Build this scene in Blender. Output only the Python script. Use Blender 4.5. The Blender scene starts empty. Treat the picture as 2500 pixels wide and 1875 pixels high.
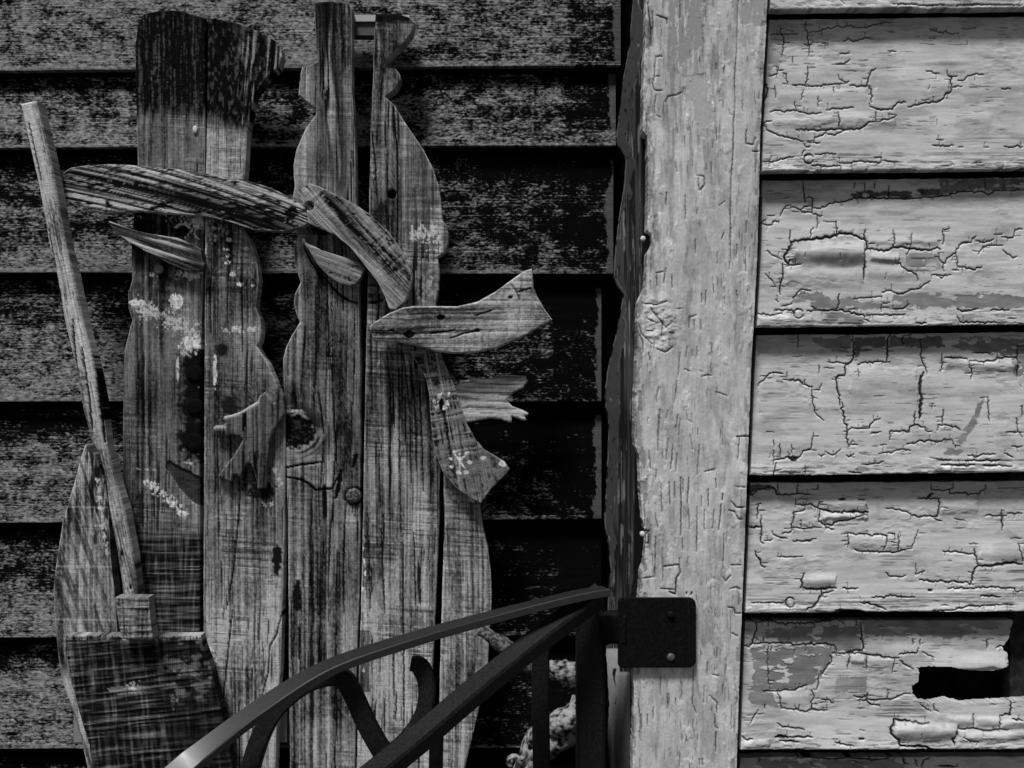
import bpy, math, random
import numpy as np
from mathutils import Vector, geometry

# ------------------------------------------------------------------ camera, sky, sun, exposure
SC = bpy.context.scene
FPX, DIST, CU, CV, ZC = 2600.0, 1.0, 1250.0, 937.5, 0.70      # the photograph's 2500 x 1875 grid; metres
cam_d = bpy.data.cameras.new('camera')
cam = bpy.data.objects.new('camera', cam_d)
SC.collection.objects.link(cam)
cam.location = (0, -DIST, ZC)
cam.rotation_euler = (math.radians(90), 0, 0)
cam_d.sensor_width = 36.0
cam_d.lens = 36.0 * FPX / 2500.0
cam_d.clip_start = 0.01
cam_d.clip_end = 500
SC.camera = cam
SUN_EL, SUN_AZ = math.radians(62), math.radians(24)            # azimuth: degrees to the left of the camera
world = bpy.data.worlds.new('World')
SC.world = world
world.use_nodes = True
wn = world.node_tree
sky = wn.nodes.new('ShaderNodeTexSky')
sky.sky_type = 'NISHITA'
sky.sun_disc = False
sky.sun_elevation = SUN_EL
sky.sun_rotation = math.pi + SUN_AZ
bw = wn.nodes.new('ShaderNodeRGBToBW')                         # a black and white photograph
wn.links.new(sky.outputs[0], bw.inputs[0])
wn.links.new(bw.outputs[0], wn.nodes['Background'].inputs[0])
wn.nodes['Background'].inputs[1].default_value = 0.05
sun_d = bpy.data.lights.new('sun', 'SUN')
sun_d.energy = 3.0
sun_d.angle = math.radians(12)
sun_d.color = (1, 1, 1)
sun = bpy.data.objects.new('sun', sun_d)
SC.collection.objects.link(sun)
sun.location = (-2, -4, 6)
sdir = Vector((-math.sin(SUN_AZ) * math.cos(SUN_EL), -math.cos(SUN_AZ) * math.cos(SUN_EL), math.sin(SUN_EL)))
sun.rotation_euler = sdir.to_track_quat('Z', 'Y').to_euler()
SC.view_settings.view_transform = 'Standard'
SC.view_settings.look = 'None'
SC.view_settings.exposure = 0.82
SC.view_settings.gamma = 1.0
SC.view_settings.use_curve_mapping = False

# ------------------------------------------------------------------ helpers
def P(u, v, y):
    s = (DIST + y) / FPX
    return (u - CU) * s, y + 0 * u, ZC + (CV - v) * s

def vn(x, y, seed=0):
    """smooth value noise in 0..1"""
    x = np.asarray(x, float); y = np.asarray(y, float)
    xi = np.floor(x); yi = np.floor(y)
    fx = x - xi; fy = y - yi
    fx = fx * fx * (3 - 2 * fx); fy = fy * fy * (3 - 2 * fy)
    xi = xi.astype(np.int64); yi = yi.astype(np.int64)
    def h(a, b):
        n = (a * 374761393 + b * 668265263 + seed * 1442695041) & 0xffffffff
        n = ((n ^ (n >> 13)) * 1274126177) & 0xffffffff
        n = ((n ^ (n >> 16)) * 2246822519) & 0xffffffff
        return ((n ^ (n >> 15)) & 0xffffff) / float(0xffffff)
    return (h(xi, yi) * (1 - fx) + h(xi + 1, yi) * fx) * (1 - fy) + (h(xi, yi + 1) * (1 - fx) + h(xi + 1, yi + 1) * fx) * fy

def fbm(x, y, seed=0, o=3):
    a = 0; w = 0.5; tot = 0
    for k in range(o):
        a = a + w * vn(x * 2 ** k + 17.3 * k, y * 2 ** k + 9.1 * k, seed + 31 * k)
        tot += w; w *= 0.5
    return a / tot

def sst(a, b, x):
    t = np.clip((x - a) / (b - a), 0, 1)
    return t * t * (3 - 2 * t)

def tag(o, label=None, cat=None, group=None, kind=None):
    if label: o['label'] = label
    if cat: o['category'] = cat
    if group: o['group'] = group
    if kind: o['kind'] = kind
    return o

def empty(name, loc, label, cat, group=None):
    o = bpy.data.objects.new(name, None)
    o.empty_display_size = 0.05
    SC.collection.objects.link(o)
    o.location = loc
    return tag(o, label, cat, group)

def origin(o):
    v = Vector((0, 0, 0))
    while o is not None:
        v = v + Vector(o.location); o = o.parent
    return v

def make(name, co, faces_q, faces_t, smooth_q, mat, parent, attrs=None):
    """co (n,3) world; faces_q (m,4) int; faces_t (k,3) int or None"""
    off = np.array(origin(parent))
    me = bpy.data.meshes.new(name)
    nq = len(faces_q); nt = 0 if faces_t is None else len(faces_t)
    me.vertices.add(len(co))
    me.vertices.foreach_set('co', (co - off).astype(np.float32).ravel())
    me.loops.add(nq * 4 + nt * 3)
    idx = np.asarray(faces_q, np.int32).ravel() if nq else np.zeros(0, np.int32)
    if nt: idx = np.concatenate([idx, np.asarray(faces_t, np.int32).ravel()])
    me.loops.foreach_set('vertex_index', idx)
    me.polygons.add(nq + nt)
    st = np.concatenate([np.arange(nq) * 4, nq * 4 + np.arange(nt) * 3]).astype(np.int32)
    me.polygons.foreach_set('loop_start', st)
    me.polygons.foreach_set('loop_total', np.concatenate([np.full(nq, 4), np.full(nt, 3)]).astype(np.int32))
    sm = np.ones(nq + nt, bool) if smooth_q is None else smooth_q
    me.polygons.foreach_set('use_smooth', sm)
    me.update(calc_edges=True)
    me.validate()
    for k, a in (attrs or {}).items():
        at = me.attributes.new(k, 'FLOAT', 'POINT')
        at.data.foreach_set('value', np.asarray(a, np.float32).ravel())
    me.materials.append(mat)
    o = bpy.data.objects.new(name, me)
    SC.collection.objects.link(o)
    o.parent = parent
    return o

def grid_obj(name, U, V, Y, H, attrs, mat, parent, mask=None, thick=0.012, back=False):
    """front sheet of a board (rows x cols) pushed out by H metres, with side walls of the given thickness"""
    R, C = U.shape
    x, y, z = P(U, V, Y)
    y = y - H
    co = np.stack([x, y, z], -1).reshape(-1, 3)
    ids = np.arange(R * C).reshape(R, C)
    M = np.ones((R - 1, C - 1), bool) if mask is None else mask
    # orientation: want the normal towards -y
    a, b, c, d = ids[:-1, :-1], ids[1:, :-1], ids[1:, 1:], ids[:-1, 1:]
    q = np.stack([a, b, c, d], -1)
    e1 = co[b[0, 0]] - co[a[0, 0]]; e2 = co[d[R // 2 - 1, C // 2 - 1]] - co[a[R // 2 - 1, C // 2 - 1]]
    e1 = co[b[R // 2 - 1, C // 2 - 1]] - co[a[R // 2 - 1, C // 2 - 1]]
    flip = np.cross(e1, e2)[1] > 0
    if flip: q = q[..., ::-1]
    Mp = np.pad(M, 1)
    ed = []
    for (dr, dc, p0, p1) in ((-1, 0, d, a), (1, 0, b, c), (0, -1, a, b), (0, 1, c, d)):
        nb = Mp[1 + dr:R + dr, 1 + dc:C + dc]
        sel = M & ~nb
        ed.append(np.stack([p0[sel], p1[sel]], -1))
    ed = np.concatenate(ed)
    fq = q[M]
    n0 = len(co)
    used = np.unique(ed)
    mp = np.zeros(n0, np.int64); mp[used] = np.arange(len(used))
    fr = co[used]; bk = fr.copy(); bk[:, 1] = np.maximum(y.ravel()[used], Y.ravel()[used] if hasattr(Y, 'ravel') else Y) + thick
    e0 = n0 + mp[ed[:, 0]]; e1_ = n0 + mp[ed[:, 1]]; L = len(used)
    sq = np.stack([e1_, e0, e0 + L, e1_ + L], -1)
    if flip: sq = sq[:, ::-1]
    allq = [fq, sq]
    if back:
        lb, rb = ids[:, 0], ids[:, -1]
        L0 = n0 + mp[lb] + L; R0 = n0 + mp[rb] + L
        allq.append(np.stack([L0[:-1], R0[:-1], R0[1:], L0[1:]], -1))
    sm = np.concatenate([np.ones(len(fq), bool)] + [np.zeros(len(k), bool) for k in allq[1:]])
    at = {k: np.concatenate([np.asarray(v_, float).ravel(), np.asarray(v_, float).ravel()[used], np.asarray(v_, float).ravel()[used]]) for k, v_ in attrs.items()}
    return make(name, np.concatenate([co, fr, bk]), np.concatenate(allq), None, sm, mat, parent, at)

def parse(txt, ou, ov, sc):
    """'w:x,y x,y; ...' in an enlarged view -> [(points, width)] on the photograph's grid"""
    out = []
    for part in txt.replace('\n', ';').split(';'):
        part = part.strip()
        if not part: continue
        w, pts = part.split(':')
        pp = np.array([[float(t) for t in p.split(',')] for p in pts.split()])
        out.append((np.stack([ou + pp[:, 0] / sc, ov + pp[:, 1] / sc], -1), float(w) / sc))
    return out

def jag(pts, rng, step=5.0, amp=1.3):
    res = [pts[0]]
    for a, b in zip(pts[:-1], pts[1:]):
        L = np.hypot(*(b - a)); n = max(1, int(L / step))
        nrm = np.array([-(b - a)[1], (b - a)[0]]) / max(L, 1e-6)
        for k in range(1, n + 1):
            p = a + (b - a) * k / n
            if k < n: p = p + nrm * rng.normal(0, amp) + (b - a) / max(L, 1e-6) * rng.normal(0, 0.8)
            res.append(p)
    return np.array(res)

def cracks(U, V, lines, seed=1, amp=1.3, soft=1.1, wmul=1.0):
    """core (0..1 in the crack) and shoulder (0..1 beside it)"""
    rng = np.random.default_rng(seed)
    core = np.zeros(U.shape); sh = np.zeros(U.shape)
    vmin = V.min(1) if V.ndim == 2 else V; vmax = V.max(1) if V.ndim == 2 else V
    for pts, w in lines:
        w = max(w, 1.6) * wmul
        pj = jag(pts, rng, 5.0, min(amp, 0.35 + w * 0.4))
        r0 = w * 0.5 + 14
        n = len(pj) - 1
        for i in range(n):
            a, b = pj[i], pj[i + 1]
            lo, hi = min(a[1], b[1]) - r0, max(a[1], b[1]) + r0
            rows = np.nonzero((vmax >= lo) & (vmin <= hi))[0]
            if len(rows) == 0: continue
            r_ = slice(rows[0], rows[-1] + 1)
            mid = rows[len(rows) // 2]
            cu = U[mid]
            cols = np.nonzero((cu >= min(a[0], b[0]) - r0 - 40) & (cu <= max(a[0], b[0]) + r0 + 40))[0]
            if len(cols) == 0: continue
            c_ = slice(cols[0], cols[-1] + 1)
            uu, vv = U[r_, c_], V[r_, c_]
            d = b - a; L2 = d @ d + 1e-9
            t = np.clip(((uu - a[0]) * d[0] + (vv - a[1]) * d[1]) / L2, 0, 1)
            ds = np.hypot(uu - a[0] - t * d[0], vv - a[1] - t * d[1])
            end = min(i, n - 1 - i) / max(1, n / 2)
            ww = w * (0.6 + 0.4 * min(1, end * 2.5)) * (0.8 + 0.4 * rng.random())
            core[r_, c_] = np.maximum(core[r_, c_], np.clip((ww * 0.5 + soft * 0.75 - ds) / soft, 0, 1))
            sh[r_, c_] = np.maximum(sh[r_, c_], np.exp(-(ds / (ww * 0.5 + 1.9)) ** 2))
    return core, sh

def inpoly(U, V, poly, rag=0.0, rs=8.0, seed=3):
    """ragged point in polygon"""
    if rag:
        U = U + rag * (fbm(U / rs, V / rs, seed) - 0.5) * 2
        V = V + rag * (fbm(U / rs + 40, V / rs, seed + 5) - 0.5) * 2
    ins = np.zeros(U.shape, bool)
    n = len(poly)
    for i in range(n):
        x0, y0 = poly[i]; x1, y1 = poly[(i + 1) % n]
        if y0 == y1: continue
        c = ((y0 > V) != (y1 > V)) & (U < (x1 - x0) * (V - y0) / (y1 - y0) + x0)
        ins ^= c
    return ins

def ell(U, V, cu, cv, ru, rv):
    return np.sqrt(((U - cu) / ru) ** 2 + ((V - cv) / rv) ** 2)

# ------------------------------------------------------------------ materials
def mat_base(name):
    m = bpy.data.materials.new(name); m.use_nodes = True
    return m, m.node_tree, m.node_tree.nodes['Principled BSDF']

def nd(t, kind, **kw):
    n = t.nodes.new(kind)
    for k, v in kw.items(): setattr(n, k, v)
    return n

def mth(t, op, a, b=None, clamp=False):
    n = nd(t, 'ShaderNodeMath', operation=op, use_clamp=clamp)
    for i, s in enumerate((a, b)):
        if s is None: continue
        if isinstance(s, (int, float)): n.inputs[i].default_value = s
        else: t.links.new(s, n.inputs[i])
    return n.outputs[0]

def attr_mat(name, rough=0.85, spec=0.25, fine=1400, famp=0.35, bump=0.25, bdist=0.0006, streak=None):
    """base colour from the 'shade' attribute, broken up by fine noise; optional streaks along the grain ('gs','gt')"""
    m, t, b = mat_base(name)
    at = nd(t, 'ShaderNodeAttribute', attribute_name='shade')
    tc = nd(t, 'ShaderNodeTexCoord')
    n1 = nd(t, 'ShaderNodeTexNoise'); n1.inputs['Scale'].default_value = fine; n1.inputs['Detail'].default_value = 3
    t.links.new(tc.outputs['Object'], n1.inputs['Vector'])
    fac = mth(t, 'MULTIPLY_ADD', n1.outputs[0], famp * 2)
    fac.node.inputs[2].default_value = 1 - famp
    hgt = n1.outputs[0]
    if streak:
        gs = nd(t, 'ShaderNodeAttribute', attribute_name='gs'); gt = nd(t, 'ShaderNodeAttribute', attribute_name='gt')
        cx = nd(t, 'ShaderNodeCombineXYZ')
        t.links.new(mth(t, 'MULTIPLY', gs.outputs['Fac'], streak[0]), cx.inputs[0])
        t.links.new(mth(t, 'MULTIPLY', gt.outputs['Fac'], streak[1]), cx.inputs[1])
        n2 = nd(t, 'ShaderNodeTexNoise'); n2.inputs['Scale'].default_value = 1; n2.inputs['Detail'].default_value = 3
        t.links.new(cx.outputs[0], n2.inputs['Vector'])
        def rng_(o, a, b_, lo, hi):
            mr = nd(t, 'ShaderNodeMapRange'); t.links.new(o, mr.inputs[0])
            for q_, v_ in enumerate((a, b_, lo, hi)): mr.inputs[q_ + 1].default_value = v_
            return mr.outputs[0]
        fac = mth(t, 'MULTIPLY', fac, rng_(n2.outputs[0], .32, .47, 1 - streak[2], 1.06))
        cx2 = nd(t, 'ShaderNodeCombineXYZ')
        t.links.new(mth(t, 'MULTIPLY', gs.outputs['Fac'], .30), cx2.inputs[0])
        t.links.new(mth(t, 'MULTIPLY', gt.outputs['Fac'], .022), cx2.inputs[1])
        n3 = nd(t, 'ShaderNodeTexNoise'); n3.inputs['Scale'].default_value = 1; n3.inputs['Detail'].default_value = 2
        t.links.new(cx2.outputs[0], n3.inputs['Vector'])
        fac = mth(t, 'MULTIPLY', fac, rng_(n3.outputs[0], .36, .64, .90, 1.07))
        wm = mth(t, 'MULTIPLY', mth(t, 'SUBTRACT', at.outputs['Fac'], .24), 5.0, True)      # paint remnants hide the grain
        mx = nd(t, 'ShaderNodeMix', data_type='FLOAT'); t.links.new(wm, mx.inputs[0]); t.links.new(fac, mx.inputs[2]); mx.inputs[3].default_value = 1.0
        fac = mx.outputs[0]
        hgt = mth(t, 'ADD', hgt, mth(t, 'ADD', n2.outputs[0], n3.outputs[0]))
    col = mth(t, 'MULTIPLY', at.outputs['Fac'], fac, True)
    t.links.new(col, b.inputs['Base Color'])
    b.inputs['Roughness'].default_value = rough
    b.inputs['Specular IOR Level'].default_value = spec
    bp = nd(t, 'ShaderNodeBump'); bp.inputs['Strength'].default_value = bump; bp.inputs['Distance'].default_value = bdist
    t.links.new(hgt, bp.inputs['Height']); t.links.new(bp.outputs[0], b.inputs['Normal'])
    return m

M_PAINT = attr_mat('peeling_pale_paint', 0.75, 0.15, 900, 0.10, 0.25, 0.0004)
M_WOOD = attr_mat('weathered_plank_wood', 0.95, 0.05, 1300, 0.35, 0.6, 0.0007, (0.006, 0.50, 0.80))
M_SIDE = attr_mat('weathered_casing_wood', 0.95, 0.05, 900, 0.2, 0.4, 0.0006)

def lap_mat():
    """dark stained board, worn in pale specks that stretch along it; 'cover' says how many"""
    m, t, b = mat_base('dark_worn_clapboard')
    cov = nd(t, 'ShaderNodeAttribute', attribute_name='cover')
    gs = nd(t, 'ShaderNodeAttribute', attribute_name='gs'); gt = nd(t, 'ShaderNodeAttribute', attribute_name='gt')
    def nz(sx, sy, det, off):
        cx = nd(t, 'ShaderNodeCombineXYZ')
        t.links.new(mth(t, 'MULTIPLY', gs.outputs['Fac'], sx), cx.inputs[0])
        t.links.new(mth(t, 'MULTIPLY', gt.outputs['Fac'], sy), cx.inputs[1])
        cx.inputs[2].default_value = off
        n = nd(t, 'ShaderNodeTexNoise'); n.inputs['Scale'].default_value = 1; n.inputs['Detail'].default_value = det
        n.inputs['Roughness'].default_value = 0.6
        t.links.new(cx.outputs[0], n.inputs['Vector'])
        return n.outputs[0]
    sp = nz(1 / 10., 1 / 5.5, 4, 0.0)
    ln = nz(1 / 150., 1 / 3.2, 2, 7.0)
    fine = nz(1 / 14., 1 / 7., 4, 3.0)
    big = nz(1 / 48., 1 / 30., 3, 13.0)
    v = mth(t, 'ADD', mth(t, 'MULTIPLY', sp, 0.70), mth(t, 'MULTIPLY', ln, 0.30))
    v = mth(t, 'ADD', v, mth(t, 'MULTIPLY', mth(t, 'SUBTRACT', big, 0.52), 0.62))
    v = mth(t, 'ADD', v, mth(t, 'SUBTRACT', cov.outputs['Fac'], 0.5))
    mr = nd(t, 'ShaderNodeMapRange', interpolation_type='SMOOTHSTEP')
    mr.inputs[1].default_value = 0.44; mr.inputs[2].default_value = 0.64; mr.inputs[3].default_value = 0.0; mr.inputs[4].default_value = 1.0
    t.links.new(v, mr.inputs[0])
    tone = mth(t, 'MULTIPLY_ADD', fine, 0.58); tone.node.inputs[2].default_value = -0.15
    add = nd(t, 'ShaderNodeAttribute', attribute_name='shade')
    dk = nd(t, 'ShaderNodeMix', data_type='FLOAT')
    t.links.new(mr.outputs[0], dk.inputs[0]); dk.inputs[2].default_value = 0.0025; t.links.new(tone, dk.inputs[3])
    col = mth(t, 'MAXIMUM', dk.outputs[0], mth(t, 'MULTIPLY', add.outputs['Fac'], 1.0), True)
    t.links.new(col, b.inputs['Base Color'])
    b.inputs['Roughness'].default_value = 1.0; b.inputs['Specular IOR Level'].default_value = 0.0
    bp = nd(t, 'ShaderNodeBump'); bp.inputs['Strength'].default_value = 0.6; bp.inputs['Distance'].default_value = 0.0008
    t.links.new(mth(t, 'ADD', mr.outputs[0], ln), bp.inputs['Height']); t.links.new(bp.outputs[0], b.inputs['Normal'])
    return m
M_LAP = lap_mat()

def plain_mat(name, lo, hi, rough, spec, scale, metal=0.0, bump=0.4, bd=0.0008, thr=(0.4, 0.7)):
    m, t, b = mat_base(name)
    tc = nd(t, 'ShaderNodeTexCoord')
    n = nd(t, 'ShaderNodeTexNoise'); n.inputs['Scale'].default_value = scale; n.inputs['Detail'].default_value = 5
    t.links.new(tc.outputs['Object'], n.inputs['Vector'])
    mr = nd(t, 'ShaderNodeMapRange'); mr.inputs[1].default_value = thr[0]; mr.inputs[2].default_value = thr[1]
    mr.inputs[3].default_value = lo; mr.inputs[4].default_value = hi
    t.links.new(n.outputs[0], mr.inputs[0]); t.links.new(mr.outputs[0], b.inputs['Base Color'])
    b.inputs['Roughness'].default_value = rough; b.inputs['Specular IOR Level'].default_value = spec; b.inputs['Metallic'].default_value = metal
    bp = nd(t, 'ShaderNodeBump'); bp.inputs['Strength'].default_value = bump; bp.inputs['Distance'].default_value = bd
    t.links.new(n.outputs[0], bp.inputs['Height']); t.links.new(bp.outputs[0], b.inputs['Normal'])
    return m
M_IRON = plain_mat('black_painted_iron', 0.002, 0.008, 0.6, 0.14, 420, bump=0.3, bd=0.0005)
M_RAIL = plain_mat('worn_handrail_paint', 0.004, 0.010, 0.42, 1.0, 300, bump=0.06, bd=0.0003)
M_PLATE = plain_mat('black_painted_plate', 0.002, 0.005, 0.7, 0.06, 300, bump=0.2, bd=0.0004)
M_NAIL = plain_mat('galvanised_nail', 0.30, 0.55, 0.5, 0.5, 900, bump=0.2)
M_DARK = plain_mat('dark_sheathing', 0.003, 0.008, 1.0, 0.0, 80)
M_BLACK = plain_mat('black_button_paint', 0.002, 0.005, 0.9, 0.03, 500)
M_DRIFT = plain_mat('pale_driftwood', 0.003, 0.22, 0.9, 0.1, 150, bump=0.8, bd=0.004, thr=(0.40, 0.58))
M_TWIG = plain_mat('grey_bark', 0.02, 0.16, 0.9, 0.15, 260, bump=1.0, bd=0.003)
M_GROUND = plain_mat('bare_earth', 0.04, 0.09, 0.95, 0.1, 12, bump=1.0, bd=0.02)

# ------------------------------------------------------------------ ground
gm = bpy.data.meshes.new('ground')
gm.from_pydata([(-60, -60, 0), (60, -60, 0), (60, 60, 0), (-60, 60, 0)], [], [(0, 1, 2, 3)])
gm.materials.append(M_GROUND)
go = bpy.data.objects.new('ground', gm); SC.collection.objects.link(go)
tag(go, kind='structure')

# ------------------------------------------------------------------ dark clapboard wall (set back, behind the figures)
YL = 0.205
lw = empty('dark_clapboard_wall', (-0.3, YL, 0), 'dark stained clapboard wall worn in pale specks behind the wooden snowmen', 'wall')
# bottom edges: height at u=0 and at u=1500, right end, speck cover (left, right), shift of cover
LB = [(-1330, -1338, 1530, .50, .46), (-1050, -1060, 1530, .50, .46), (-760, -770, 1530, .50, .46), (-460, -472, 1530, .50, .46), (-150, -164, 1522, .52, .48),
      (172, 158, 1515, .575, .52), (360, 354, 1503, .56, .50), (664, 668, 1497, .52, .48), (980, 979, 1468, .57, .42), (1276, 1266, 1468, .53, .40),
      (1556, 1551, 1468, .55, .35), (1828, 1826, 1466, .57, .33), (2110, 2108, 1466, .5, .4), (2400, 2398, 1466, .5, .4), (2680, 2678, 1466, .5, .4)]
for i in range(1, len(LB)):
    t0, t1, _, _, _ = LB[i - 1]; b0, b1, ur, c0, c1 = LB[i]
    vis = 4 <= i <= 11
    us = np.concatenate([np.arange(-900, -20, 60), np.arange(-20, ur - 52, 8 if vis else 60), np.arange(ur - 50, ur, 2 if vis else 10), [ur]])
    n = 60 if vis else 6
    ts = np.concatenate([np.linspace(20. / (b0 - t0), 0.93, n), np.linspace(0.94, 1, 6)])  # board starts below the lap: open slot added to make a black shade band
    U, T = np.meshgrid(us, ts)
    vt = t0 + (t1 - t0) * U / 1500; vb = b0 + (b1 - b0) * U / 1500
    sag = 1.2 * (fbm(us / 160, us * 0 + i, 5) - 0.5)[None, :]
    V = vt + (vb - vt) * T + sag * 2
    lapd = 0.016
    Y = YL + 0.008 - lapd * T
    H = 0.0012 * (fbm(U / 60, V / 9, 40 + i) - 0.5)
    H = H - 0.0005 * sst(0.985, 1.0, T)
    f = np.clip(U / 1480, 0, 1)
    cover = c0 + (c1 - c0) * f ** 1.6  # specks thin out to the right: shade of the recessed corner put into the colour
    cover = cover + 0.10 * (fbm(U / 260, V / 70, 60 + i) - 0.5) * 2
    cover = cover - 0.16 * (1 - sst(0.0, 0.45, T)) + 0.03 * sst(0.6, 0.95, T)       # fewer specks in the upper part of each board, slightly more lower down
    cover = cover + 0.13 * sst(0.955, 0.985, T) * (0.4 + fbm(U / 30, V * 0, 7))
    edge = ur - U + 0.0
    rag = (2 + 16 * fbm(V / 9, U / 9 + i, 11, 3) + 26 * (fbm(V / 70, V * 0 + i, 12) - .4))
    paint = (edge < rag) & (T > 0.12) & (i < 10)
    shade = np.where(paint, 0.042 + 0.02 * fbm(U / 5, V / 9, 2), 0.0)
    cover = np.where(edge < 120, cover - 0.05, cover)  # sparser again at the right end, same painted corner shade
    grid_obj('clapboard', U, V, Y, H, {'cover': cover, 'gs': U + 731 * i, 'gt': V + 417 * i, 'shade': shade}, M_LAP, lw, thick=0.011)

def box(name, u0, u1, v0, v1, y0, y1, mat, parent, attrs=False, bev=0.0):
    x0, _, za = P(u0, v0, y0); x1, _, zb = P(u1, v1, y0)
    co = np.array([(x, y, z) for y in (y0, y1) for z in (zb, za) for x in (x0, x1)], float)
    q = np.array([(0, 1, 3, 2), (5, 4, 6, 7), (4, 0, 2, 6), (1, 5, 7, 3), (2, 3, 7, 6), (4, 5, 1, 0)])
    return make(name, co, q, None, np.zeros(6, bool), mat, parent, {'shade': np.full(8, attrs)} if attrs else None)
box('sheathing', -1000, 1950, -1700, 2550, YL + 0.03, YL + 0.045, M_DARK, lw)

# ------------------------------------------------------------------ peeling clapboard wall
rw = empty('peeling_clapboard_wall', (0.4, 0.02, 0), 'pale painted clapboard wall with cracked and peeling paint', 'wall')
E_R = [-340, 22, 419, 799, 1161, 1497, 1831, 2165]
Z = 3.16
CR = {}
CR[0] = parse("5:1200,28 1430,40 1600,35\n5:1700,40 1900,36 2200,38\n4:800,0 830,30", 1800, 0, Z)
CR[1] = parse("""6:265,265 330,260 400,262 470,258
6:335,205 335,255 360,290 362,340 350,400 345,440
7:530,165 528,225 548,250 540,290 550,330 555,380 555,435
4:515,340 575,340 585,320
7:560,255 620,240 680,225 740,215 770,195 820,210 880,195 920,210 1000,215 1060,190 1120,175 1200,170
6:845,165 840,205
6:820,320 860,295 880,315 930,315 980,290 1040,298
4:650,330 700,338
6:795,415 870,412;6:765,495 825,495 870,460
6:1515,235 1590,250 1610,235 1650,260 1710,255;5:1740,220 1780,225 1845,210
5:245,590 310,570 320,520;6:355,565 380,570 380,620 395,655
8:545,515 548,560 540,600 537,660
5:425,655 500,655 535,668 620,665 700,655 790,648 850,640;5:780,575 790,610 830,635 865,625
8:870,660 940,668 1005,660 1015,610 1035,545 1070,532
8:1005,660 1035,690 1040,790;8:1020,795 1025,820 1050,830
6:255,865 290,850 350,862 440,850 500,865 560,880 650,870
6:690,850 740,835 800,840 900,830
8:1050,830 1110,850 1200,845 1235,795 1300,790
9:1320,825 1390,810 1450,790 1540,790 1580,770 1600,740 1650,710 1660,600 1630,590 1620,545
5:1660,590 1700,588;5:1665,675 1690,665;6:1700,622 1760,612 1770,595 1830,575 1900,575
5:1455,548 1500,550 1510,565 1560,572
8:780,865 785,920 790,990
9:455,1003 600,1003 680,1003 790,992 850,1000 940,995 980,975 1010,945 1065,940 1070,865
8:1065,938 1170,925 1210,905 1230,890;6:1170,875 1172,915
7:680,1005 685,1020 660,1045 600,1060 590,1100;5:545,1100 640,1102;6:685,1025 740,1040 800,1020 830,1003
7:190,960 230,935 265,935;7:205,945 230,1000 270,1020 330,1050 420,1068 510,1090;7:515,1110 530,1135 560,1135;6:520,1160 500,1200
7:190,1245 270,1250 340,1225 420,1215 440,1210;5:600,1190 680,1185 760,1190
6:575,1275 640,1275 650,1290 645,1320;7:650,1285 730,1285 795,1275 797,1320;5:885,1275 890,1320
6:785,1258 870,1258 900,1245 1060,1250 1110,1250 1115,1215 1060,1213;6:1120,1240 1180,1245 1240,1250
6:1510,1122 1670,1125;5:1540,1078 1590,1080;7:2060,1132 2200,1133;5:1710,1135 1745,1133;5:1900,1135 1940,1135
5:2040,685 2110,687;5:1830,1255 1880,1255;6:290,665 298,755;4:430,440 430,495;5:510,695 495,770
5:445,790 455,860;5:625,750 625,830;4:745,670 750,720;12:215,640 235,700 215,760 200,800""", 1800, 0, Z)
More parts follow.
